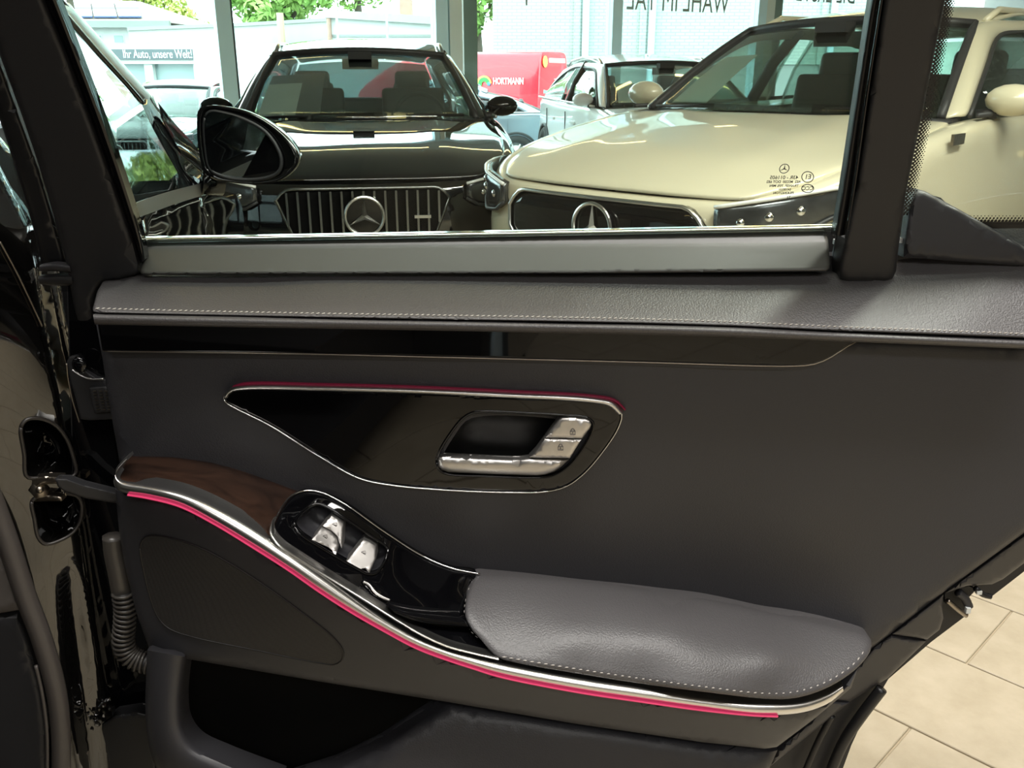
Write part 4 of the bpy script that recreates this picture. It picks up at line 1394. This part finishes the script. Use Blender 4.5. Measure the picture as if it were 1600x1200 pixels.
for k in range(112):
    yy = -4 + k * 3.05
    xe = np.interp(yy, [0, 150, 300, 330], [1479, 1450, 1418, 1413])
    for dx, r in (((-1, 2.3), (4.6, 1.9), (9.2, 1.4), (13.4, .85)) if k % 2 else ((1.8, 2.1), (6.9, 1.65), (11.3, 1.1))):
        dot(xe + dx, yy, r)
for k in range(26):
    xx = 1508 + k * 5.6
    for yy, r in ((349, 3.4), (345.2, 2.6), (341, 1.7), (337.5, .9)):
        dot(xx + (2.8 if yy in (345.2, 337.5) else 0), yy, r)
f_ = b.build('frit_dots', M['frit'], qp)
f_['kind'] = 'stuff'
sheet('frit_band', qp, [(1490, 350), (1655, 349), (1655, 356), (1490, 358)], lambda x, y: Dg(x, y) - .0015, M['frit'], th=.001, step=30)
sheet('shelf_ledge', D, [(1480, 352), (1655, 351), (1655, 404), (1480, 404)], 1.105, M['leather'], th=.01, step=30)

# glass marking, read from outside
up = at(1230, 250, float(Dg(1230, 250))) - at(1230, 300, float(Dg(1230, 300)))
pxm = 1.035 / 1400 / .985


def mark(body, x, y, cap, sx=1.0, nm='marking_text'):
    text_mesh(body, cap * pxm / .70, M['print_dark'], nm, pane, frame_mat(at(x, y, float(Dg(x, y)) - .0012), (1, 0, 0), up), .0002, mirror=True, sx=sx, bold=.00006)


mark('43R - 011605', 1225, 277.5, 5.6, 1.0)
mark('AS2  M32?0  DOT 682'.replace('?', '5'), 1224.5, 284.2, 4.0, .98)
mark('TRANSP. 70% MIN', 1225, 290.4, 3.8, 1.05)
mark('E4100231', 1226, 296.2, 3.6, .95)
mark('PILKINGTON', 1224, 301.6, 4.0, .95)
mark('... 21', 1235, 308.5, 4.0, 1.1)
mark('.  .  . .', 1234, 315.2, 4.0, 1.0)
mark('E1', 1262.5, 276.5, 7.5, .95)
mark('CCC', 1262, 294.5, 6.0, .95)
star('marking_star', pane, frame_mat(at(1225.5, 263.5, float(Dg(1225, 263)) - .0014), (1, 0, 0), up), 7.2 * pxm, M['print_dark'], .09, .0006)
for cx, cy, rx, ry in ((1262, 276.5, 9.2, 8.4), (1262, 294.5, 9.4, 6.3)):
    an = np.linspace(0, 2 * math.pi, 33)
    P = [at(cx + rx * math.cos(a), cy + ry * math.sin(a), float(Dg(cx, cy)) - .0014) for a in an]
    MB().tube(P, .0005, 6, False).build('marking_ring', M['print_dark'], pane)

# sill strip with chrome line
ribbon('chrome_strip', D, [(222, 371.5), (500, 367), (900, 359.5), (1303, 352)], [(226, 379), (500, 374), (900, 366.5), (1303, 359)], 1.092, M['chrome'], bulge=.006, n=60)
Dsill = tps([(225, 378, 1.094), (700, 370, 1.094), (1295, 360, 1.094), (225, 428, 1.052), (700, 428, 1.052), (1295, 424, 1.052)])
sheet('sill_strip', D, [(230, 379), (500, 374), (900, 367), (1286, 360), (1291, 362), (1294, 375), (1297, 412), (1296, 420), (1290, 424), (900, 427.5), (500, 428.5), (226, 429), (220, 427), (219, 422)], Dsill, M['sill'], th=.012, step=26, edge=(5, .005))
sheet('sill_end_cavity', D, [(1288, 352), (1325, 346), (1322, 440), (1298, 436), (1290, 430)], 1.11, M['dark'], th=.01, step=20)
# bar between the two panes
ribbon('bar_seal', D, [(1392, -180), (1360, 0), (1337, 150), (1314, 300), (1302, 368)], [(1409, -180), (1377, 0), (1353, 150), (1331, 300), (1320, 368)], lambda x, y: Dt(x, y) + .022, M['rubber'], bulge=.010, n=40)
ribbon('bar_edge', D, [(1406, -180), (1375, 0), (1352, 150), (1331, 300), (1319, 372)], [(1413, -180), (1382, 0), (1359, 150), (1338, 300), (1326, 372)], lambda x, y: Dt(x, y) + .004, M['gloss'], bulge=.004, n=40)
sheet('window_bar', D, [(1411, -180), (1516, -180), (1477, 0), (1446, 155), (1416, 300), (1404, 388), (1400, 424), (1394, 436), (1382, 441), (1324, 440), (1312, 435), (1310, 420), (1322, 360), (1340, 280), (1381, 0)], lambda x, y: Dt(x, y) - .004, M['plastic'], th=.03, step=24, edge=(9, .009))
MB().box(at(1309, 378, 1.09), (.009, .01, .006)).build('seal_clip', M['alu_white'], D)
MB().box(at(1406, 375, 1.08), (.005, .01, .006)).build('seal_clip', M['alu_white'], D)
sheet('corner_cover', D, [(1411, 402), (1414, 360), (1420, 318), (1426, 302), (1434, 296), (1446, 299), (1500, 328), (1560, 362), (1610, 391), (1655, 416), (1655, 420)], tps([(1430, 300, 1.065), (1411, 400, 1.06), (1600, 390, 1.06), (1655, 418, 1.06)]), M['plastic_soft'], th=.03, step=18, edge=(9, .009))

# leather belt rail with piping and stitches
Dbelt = tps([(150, 437, 1.062), (400, 431, 1.068), (900, 431, 1.068), (1300, 432, 1.068), (1600, 400, 1.078), (150, 462, 1.028), (500, 465, 1.03), (900, 468, 1.03), (1300, 478, 1.03), (1600, 475, 1.03), (146, 487, 1.002), (500, 497, 1.0), (900, 503, 1.0), (1300, 517, 1.0), (1600, 528, 1.0)])
sheet('belt_rail', D, [(161, 440), (186, 437), (200, 433), (216, 430), (500, 430), (900, 429), (1296, 426), (1325, 426), (1390, 424), (1406, 399), (1655, 396), (1655, 532), (1600, 528), (1450, 522), (1300, 516.5), (1150, 509.5), (1000, 505), (850, 502), (700, 499.5), (500, 496), (300, 492), (160, 489), (146, 487), (145, 482), (152, 455)], Dbelt, M['leather'], th=.02, step=18, edge=(4, .004))
stitches('stitching', D, [(149, 482), (300, 486), (500, 490), (700, 493), (850, 495.5), (1000, 498.5), (1150, 503), (1300, 510), (1450, 515.5), (1600, 521.5), (1650, 523.5)], Dbelt, 8.6, 6.4, -.0004, M['thread'], 2.2, .00095)
ribbon('rail_lip', D, [(145, 490), (300, 494), (500, 498), (700, 501.5), (850, 504.5), (1000, 507.5), (1150, 512), (1300, 519), (1450, 525), (1600, 531), (1655, 533)], [(148, 507), (300, 510), (500, 513.5), (700, 517), (850, 520), (1000, 523), (1150, 527), (1300, 533), (1450, 539), (1600, 545), (1655, 547)], 1.006, M['leather'], bulge=.009, n=90, m=9, th=.02)
# main panel
Dp = tps([(170, 550, 1.045), (600, 560, 1.040), (1100, 570, 1.040), (1600, 560, 1.042), (190, 700, 1.048), (380, 740, 1.052), (600, 790, 1.054), (900, 800, 1.048), (800, 840, 1.062), (1100, 905, 1.074), (1280, 900, 1.068), (1250, 840, 1.055), (1600, 800, 1.040), (1450, 930, 1.046), (1360, 1000, 1.05), (500, 740, 1.052), (1100, 700, 1.044), (1400, 700, 1.042)])
sheet('upper_panel', D, [(150, 505), (500, 508), (1000, 516), (1655, 538), (1655, 796), (1600, 833), (1480, 921), (1365, 1011), (1330, 1046), (1200, 1050), (900, 1000), (760, 960), (600, 880), (450, 815), (195, 752), (186, 716), (172, 640), (160, 560)], Dp, M['panel'], th=.02, step=30, edge=(14, .012), holes=(smooth_path([(690, 722), (712, 678), (735, 654), (900, 660), (915, 668), (876, 730), (840, 738), (700, 733)], 50, True),))
sheet('gloss_strip', D, [(152, 503), (500, 506), (1000, 515), (1300, 526), (1350, 528), (1336, 534), (1322, 541), (1306, 552), (1290, 561), (1270, 568), (1240, 571), (1000, 565), (700, 557.5), (400, 550.5), (160, 548)], 1.028, M['gloss'], th=.01, step=26, edge=(2.5, .002))
wire('strip_edge', D, [(160, 549), (400, 551.5), (700, 558.5), (1000, 566), (1240, 572), (1272, 569), (1292, 561.5), (1308, 552), (1323, 541.5), (1338, 534)], 1.027, M['steel'], .0008, 80)
# handle inset
Dh = lambda x, y: Dp(x, y) - .010
hout = [(349, 622), (358, 610), (380, 605.5), (500, 607), (650, 611), (800, 618), (925, 625.5), (958, 632), (971, 646), (966, 668), (940, 708), (910, 742), (884, 760), (850, 768.5), (800, 769.5), (700, 766), (610, 758), (560, 747), (500, 714), (420, 664), (372, 640), (353, 629)]
rec = [(682, 722), (686, 706), (704, 676), (722, 654), (736, 645), (752, 642.5), (820, 645), (880, 648.5), (916, 652), (927, 660), (926, 672), (906, 708), (884, 732), (862, 744), (830, 746.5), (760, 744), (700, 741), (687, 735)]
HP = sheet('handle_panel', D, hout, Dh, M['gloss'], th=.008, step=24, curve=120, edge=(5, .004), holes=(smooth_path(rec, 70, True),))
sheet('handle_recess', D, rec, lambda x, y: Dh(x, y) + .001, M['recess'], th=.01, step=14, curve=70, bowl=(42, .032))
wire('recess_rim', D, rec, lambda x, y: Dh(x, y) + .0, M['gloss'], .0016, 90, True)
wire('inset_trim', D, hout, lambda x, y: Dh(x, y) + .001, M['chrome'], .0010, 200, True)
ctop = [(350, 619), (358, 608.5), (380, 603.5), (500, 604.5), (650, 608.5), (800, 615.5), (925, 622.5), (960, 630), (974, 646)]
cbot = [(353, 623), (362, 613), (382, 609.5), (500, 611), (650, 615.2), (800, 622.2), (922, 629.5), (952, 635.5), (966, 648)]
ribbon('inset_top_trim', D, ctop, cbot, lambda x, y: Dh(x, y) - .001, M['satin'], bulge=.004, n=80)
ribbon('ambient_light', D, [(363, 604), (380, 599), (500, 600), (650, 604), (800, 611), (925, 618), (962, 625), (978, 640)], [(364, 606), (380, 602.2), (500, 603.2), (650, 607.2), (800, 614.2), (925, 621.2), (961, 628.2), (976, 642)], lambda x, y: Dp(x, y) - .004, M['ambient_dim'], bulge=.002, n=80)
# release lever with two lock buttons
DL = lambda x, y: Dh(x, y) - .006
H = empty('release_lever', tuple(at(800, 700, 1.03))); attach(H, D)
sheet('lever_arm', H, [(683.5, 720), (685, 714.5), (691, 713), (750, 716), (800, 718), (815, 717.5), (826, 715.8), (889.5, 717.8), (876, 730), (866, 737), (852, 741.5), (838, 743), (760, 740.5), (700, 737.5), (689, 733.5), (684.5, 728)], DL, M['handle'], th=.012, step=12, edge=(9, .007))
b2 = sheet('unlock_button', H, [(850.5, 685.5), (908.5, 687), (890.5, 716.2), (827, 714.4), (838, 703)], lambda x, y: DL(x, y), M['handle'], th=.012, step=10, edge=(5, .003))
b1 = sheet('lock_button', H, [(851.5, 684), (864, 667), (872, 657), (878, 652.8), (888, 652), (914, 654.2), (921, 657), (924, 663), (922, 669), (909.5, 685.5)], lambda x, y: DL(x, y), M['handle'], th=.012, step=10, edge=(6, .004))


def padlock(cx, cy, par, s, dep, mat, r):
    q = lambda a, c: at(cx + a * s, cy + c * s, float(dep(cx, cy)) - .0006)
    bb = MB()
    bb.tube([q(-1, 0), q(-1, 1.3), q(1, 1.3), q(1, 0), q(-1, 0)], r, 5)
    bb.tube([q(.75 * math.cos(a), -.0 - .95 * math.sin(a)) for a in np.linspace(0, math.pi, 9)], r, 5)
    bb.ball(q(0, .6), r * 1.4, 6, 4)
    bb.build('lock_icon', mat, par)


padlock(895, 674, b1, 4.0, DL, M['print_icon'], .0005)
padlock(876, 698, b2, 4.0, DL, M['print_icon'], .0005)

# wood veneer on the armrest shoulder
Dw = tps([(195, 716, 1.04), (330, 722, 1.048), (470, 768, 1.052), (188, 745, .992), (260, 765, .972), (330, 790, .962), (430, 842, .955), (455, 780, 1.03), (300, 745, 1.01)])
sheet('wood_veneer', D, [(185, 734), (196, 716), (225, 713), (265, 713), (330, 722), (400, 745), (455, 765), (482, 770), (462, 778), (448, 793), (434, 815), (430, 838), (432, 850), (424, 844), (400, 828), (330, 793), (260, 767), (200, 755), (184, 750)], Dw, M['wood'], th=.02, step=18, edge=(5, .004))
Da = tps([(180, 745, .992), (260, 770, .968), (330, 800, .956), (420, 850, .948), (520, 922, .942), (600, 978, .938), (700, 1028, .936), (900, 1067, .934), (1100, 1097, .938), (1200, 1106, .944), (1265, 1100, .958), (1312, 1075, .985)])
au = [(197, 715), (186, 725), (180, 738), (188, 748), (230, 756), (280, 766), (330, 786), (400, 826), (450, 861), (500, 896), (550, 932), (600, 966), (650, 994), (700, 1014), (740, 1025), (780, 1034), (900, 1056), (1000, 1071), (1100, 1087), (1190, 1095.5), (1255, 1093), (1295, 1080), (1316, 1068)]
al = [(199, 719), (183, 738), (177, 752), (184, 766), (230, 775), (280, 788), (330, 814), (400, 856), (450, 888), (500, 923), (550, 955), (600, 983.5), (650, 1010), (700, 1029), (740, 1042), (780, 1054), (900, 1078), (1000, 1093), (1100, 1107), (1190, 1117), (1255, 1113), (1296, 1098), (1318, 1080)]
ribbon('armrest_trim', D, au, al, Da, M['satin'], bulge=.010, n=160, m=11, th=.02)
lo1 = np.array([(199, 773), (230, 778), (280, 791), (330, 816), (400, 858.5), (450, 890.5), (500, 925.5), (550, 957.5), (600, 986), (650, 1012.5), (700, 1031.5), (740, 1044.5), (780, 1057), (900, 1081), (1000, 1096), (1100, 1110), (1180, 1118), (1216, 1119.5)], float)
ribbon('ambient_light', D, lo1 + [0, -1.0], lo1 + [-.4, 1.9], lambda x, y: Da(x, y) - .003, M['ambient'], bulge=.003, n=140, th=.006)

# switch panel
Ds = tps([(430, 835, .957), (450, 790, 1.01), (475, 768, 1.043), (520, 778, 1.042), (560, 800, 1.042), (480, 890, .945), (600, 965, .941), (700, 1012, .938), (660, 870, 1.049), (748, 897, 1.051), (735, 960, 1.0), (778, 1028, .942), (520, 850, 1.0), (650, 920, 1.0), (700, 960, .985)])
sout = [(428, 836), (430, 818), (443, 792), (458, 775), (478, 768), (502, 771), (540, 790), (600, 832), (660, 870), (705, 889), (744, 897), (737, 930), (742, 975), (765, 1008), (792, 1036), (740, 1019), (700, 1007), (662, 990), (625, 968), (575, 936), (525, 905), (475, 874), (442, 851)]
srec = [(460, 822), (462, 812), (474, 799), (486, 790), (497, 787.5), (512, 793), (560, 824), (598, 850), (606, 858), (604, 870), (596, 886), (586, 896), (574, 897), (560, 890), (500, 855), (468, 834)]
SP = sheet('switch_panel', D, sout, Ds, M['gloss'], th=.01, step=20, curve=120, edge=(5, .004), holes=(smooth_path(srec, 60, True),))
sheet('switch_recess', D, srec, lambda x, y: Ds(x, y) + .001, M['plastic_soft'], th=.01, step=10, curve=60, bowl=(26, .026))
wire('switch_recess_rim', D, srec, lambda x, y: Ds(x, y) - .0005, M['gloss'], .0022, 90, True)
wire('switch_panel_edge', D, [(426, 838), (428, 818), (442, 790), (457, 773.5), (478, 766.5), (502, 769.5), (540, 788.5), (600, 830.5), (660, 868.5), (705, 887.5), (750, 897)], lambda x, y: Ds(x, y) - .0005, M['chrome'], .0012, 100)
ribbon('switch_panel_trim', D, [(428, 812), (426, 829), (437, 846), (475, 872.5), (525, 904), (575, 935), (625, 967), (662, 989), (700, 1006), (740, 1017), (779, 1026)], [(424, 815), (421, 833), (433, 853), (472, 880), (522, 911), (572, 942), (622, 973.5), (660, 995), (698, 1012), (740, 1023), (779, 1032)], lambda x, y: Ds(x, y) - .004, M['satin'], bulge=.005, n=90)
DS = lambda x, y: Ds(x, y) - .001
for nm, poly, ic in (('window_switch', [(503.5, 821.5), (518, 806), (528, 810.5), (536.5, 818), (535.5, 838), (534, 857), (530.5, 849), (527.5, 838.5), (518, 829)], (523, 820)),
                     ('window_switch', [(487, 843.5), (502.5, 823.5), (516, 830.5), (525.5, 840.5), (528.5, 852), (524, 869), (519, 860), (512.5, 855)], (508, 839)),
                     ('blind_switch', [(540, 878.5), (568, 842.5), (578, 846), (588, 853), (587.5, 873), (577, 896), (571, 888), (561, 890)], (568, 864))):
    sw = sheet(nm, D, poly, DS, M['handle'], th=.02, step=7, edge=(3, .0015))
    q = lambda a, c: at(ic[0] + a, ic[1] + c, float(DS(*ic)) - .0008)
    MB().tube([q(-3, -2), q(3, -3.2), q(3.2, 1), q(0, 4.2), q(-3, 1.4), q(-3, -2)], .00045, 5).tube([q(-1.6, 0), q(0, 1.6), q(1.6, -.6)], .00045, 5).build('switch_icon', M['print_icon'], sw)
sheet('lamp_lens', D, [(564, 908), (568, 903), (577, 905), (600, 922), (612, 938), (604, 941), (585, 932), (570, 918)], lambda x, y: Ds(x, y) - .003, M['gloss'], th=.008, step=7, edge=(4, .003))
wire('lens_edge', D, [(568, 909), (576, 913), (586, 925), (596, 932), (609, 938)], lambda x, y: Ds(x, y) - .006, M['handle'], .0016, 30)
ribbon('grip_edge', D, [(604, 946), (640, 953), (690, 958), (735, 962)], [(622, 962), (655, 974), (700, 980), (745, 984)], lambda x, y: Ds(x, y) - .004, M['gloss'], bulge=.010, n=40)

# armrest pad
Dr = tps([(748, 899, 1.046), (900, 905, 1.060), (1050, 925, 1.068), (1200, 955, 1.06), (1345, 988, 1.035), (728, 950, .985), (745, 990, .955), (780, 1022, .938), (900, 1000, .952), (900, 1040, .934), (1000, 1000, .960), (1000, 1060, .932), (1100, 1030, .948), (1200, 1035, .955), (1200, 1084, .938), (1300, 1062, .962), (1358, 1012, 1.012), (850, 950, 1.0), (1050, 965, 1.0)])
sheet('armrest', D, [(727, 962), (728, 940), (735, 918), (747, 899), (765, 897), (900, 905), (1050, 925), (1200, 955), (1300, 977), (1346, 988), (1360, 998), (1361, 1014), (1345, 1038), (1315, 1062), (1280, 1080), (1240, 1091), (1200, 1092), (1100, 1081), (1000, 1068), (900, 1052), (800, 1034), (776, 1026), (752, 1000), (736, 982)], Dr, M['leather'], th=.03, step=20, edge=(13, .005), curve=150)
stitches('stitching', D, [(784, 1026), (850, 1037), (900, 1045), (1000, 1060), (1100, 1073), (1190, 1083), (1235, 1082), (1275, 1072), (1310, 1055), (1340, 1031), (1355, 1008)], Dr, 11, 8, .0008, M['thread'], 1.5, .0009)
stitches('end_stitching', D, [(733, 918), (727, 940), (726, 964), (735, 985), (752, 1002)], lambda x, y: Ds(x, y) - .004, 9, 5.5, 0, M['thread'], .8, .0006)

# lower panel with speaker
Dl = tps([(185, 770, 1.0), (200, 900, 1.01), (235, 1015, 1.01), (260, 785, .972), (330, 820, .958), (420, 870, .950), (520, 945, .944), (600, 1000, .942), (700, 1045, .940), (900, 1083, .938), (1100, 1112, .942), (1215, 1120, .948), (1310, 1085, .985), (300, 1025, .99), (500, 1060, .975), (700, 1092, .965), (900, 1126, .962), (1100, 1155, .965), (1205, 1165, .975), (1330, 1060, 1.01), (350, 930, .975)])
sheet('lower_panel', D, [(180, 764), (200, 771), (230, 776), (280, 789), (330, 815), (400, 857), (450, 889), (500, 924), (550, 956), (600, 984), (650, 1010), (700, 1030), (740, 1043), (780, 1055), (900, 1079), (1000, 1094), (1100, 1108), (1200, 1117), (1260, 1110), (1300, 1092), (1322, 1070), (1340, 1045), (1330, 1075), (1270, 1125), (1214, 1167), (1195, 1170), (1100, 1160), (900, 1131), (700, 1097), (500, 1065), (300, 1031), (238, 1023), (228, 1000), (212, 955), (196, 890), (186, 830)], Dl, M['plastic_soft'], th=.02, step=22, edge=(10, .008))
spk = [(219, 856), (224, 842), (234, 837), (252, 838), (292, 848), (330, 864), (400, 906), (470, 956), (520, 996), (535, 1016), (535, 1030), (524, 1038), (500, 1036), (400, 1016), (300, 995), (264, 982), (248, 966), (236, 938), (224, 890)]
sheet('speaker_grille', D, spk, lambda x, y: Dl(x, y) - .001, M['speaker'], th=.004, step=22, curve=90)
wire('speaker_groove', D, spk, lambda x, y: Dl(x, y) - .0006, M['dark'], .0013, 120, True)
# door pocket
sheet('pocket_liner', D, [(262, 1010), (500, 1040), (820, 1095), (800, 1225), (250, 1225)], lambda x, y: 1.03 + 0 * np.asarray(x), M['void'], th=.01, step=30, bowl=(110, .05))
ribbon('pocket_frame', D, [(230, 1016), (228, 1060), (227, 1105), (230, 1150), (245, 1200), (300, 1245), (400, 1270)], [(292, 1027), (286, 1065), (283, 1105), (287, 1140), (305, 1166), (350, 1188), (440, 1222)], tps([(230, 1020, 1.005), (290, 1020, 1.0), (228, 1105, 1.0), (283, 1105, .99), (300, 1240, .985), (350, 1190, .98), (430, 1225, .98)]), M['plastic_soft'], bulge=.022, n=60, m=13, th=.03)
sheet('hinge_face', D, [(106, 440), (155, 425), (160, 520), (180, 700), (192, 800), (240, 1020), (244, 1228), (122, 1228), (114, 700)], 1.078, M['gloss'], th=.006, step=40)
sheet('pocket_flap', D, [(703, 1098), (800, 1114), (900, 1130), (1100, 1160), (1200, 1169), (1215, 1172), (1190, 1228), (440, 1228), (520, 1203), (590, 1170), (650, 1130)], tps([(700, 1098, 1.0), (1200, 1168, 1.0), (600, 1170, .975), (900, 1200, .97), (500, 1225, .98)]), M['panel'], th=.03, step=22, edge=(22, .012))
# closing edge of the door: plastic edging, latch
Dend = tps([(1650, 820, 1.048), (1480, 930, 1.052), (1365, 1020, 1.056), (1210, 1190, 1.05), (1600, 875, 1.062), (1448, 1000, 1.066), (1327, 1097, 1.066)])
sheet('edge_trim', D, [(1655, 798), (1600, 836), (1480, 924), (1476, 927), (1494, 921), (1512, 915), (1550, 913), (1567, 905), (1600, 880), (1655, 845)], Dend, M['plastic_soft'], th=.03, step=16, edge=(6, .006))
sheet('edge_trim', D, [(1474, 929), (1394, 991), (1449, 999), (1468, 984), (1474, 966), (1472, 948)], Dend, M['plastic_soft'], th=.03, step=14, edge=(5, .005))
sheet('edge_trim', D, [(1392, 993), (1365, 1013), (1340, 1042), (1298, 1094), (1328, 1096), (1387, 1060), (1447, 1002)], Dend, M['plastic_soft'], th=.03, step=14, edge=(6, .006))
sheet('edge_trim', D, [(1296, 1096), (1270, 1125), (1216, 1172), (1188, 1228), (1160, 1228), (1200, 1200), (1327, 1098)], lambda x, y: Dend(x, y) - .004, M['plastic_soft'], th=.03, step=14, edge=(6, .006))
LT = empty('door_latch', tuple(at(1495, 940, 1.07))); attach(LT, D)
sheet('latch_cavity', LT, [(1476, 928), (1492, 920), (1514, 916), (1524, 921), (1512, 936), (1516, 956), (1502, 966), (1490, 955), (1478, 944)], 1.078, M['dark'], th=.01, step=8)
wire('latch_lip', LT, [(1480, 938), (1495, 951), (1510, 962)], 1.062, M['steel'], .0035, 16)
wire('latch_claw', LT, [(1497, 925), (1507, 934), (1514, 948)], 1.066, M['plastic_soft'], .006, 16)
wire('latch_seal', LT, [(1524, 919), (1536, 929), (1548, 932)], 1.062, M['rubber'], .004, 16)
MB().box(at(1512, 953, 1.06), (.006, .006, .008)).build('latch_tip', M['alu_white'], LT)
MB().box(at(1529, 925, 1.06), (.007, .006, .005)).build('latch_tip', M['alu_white'], LT)
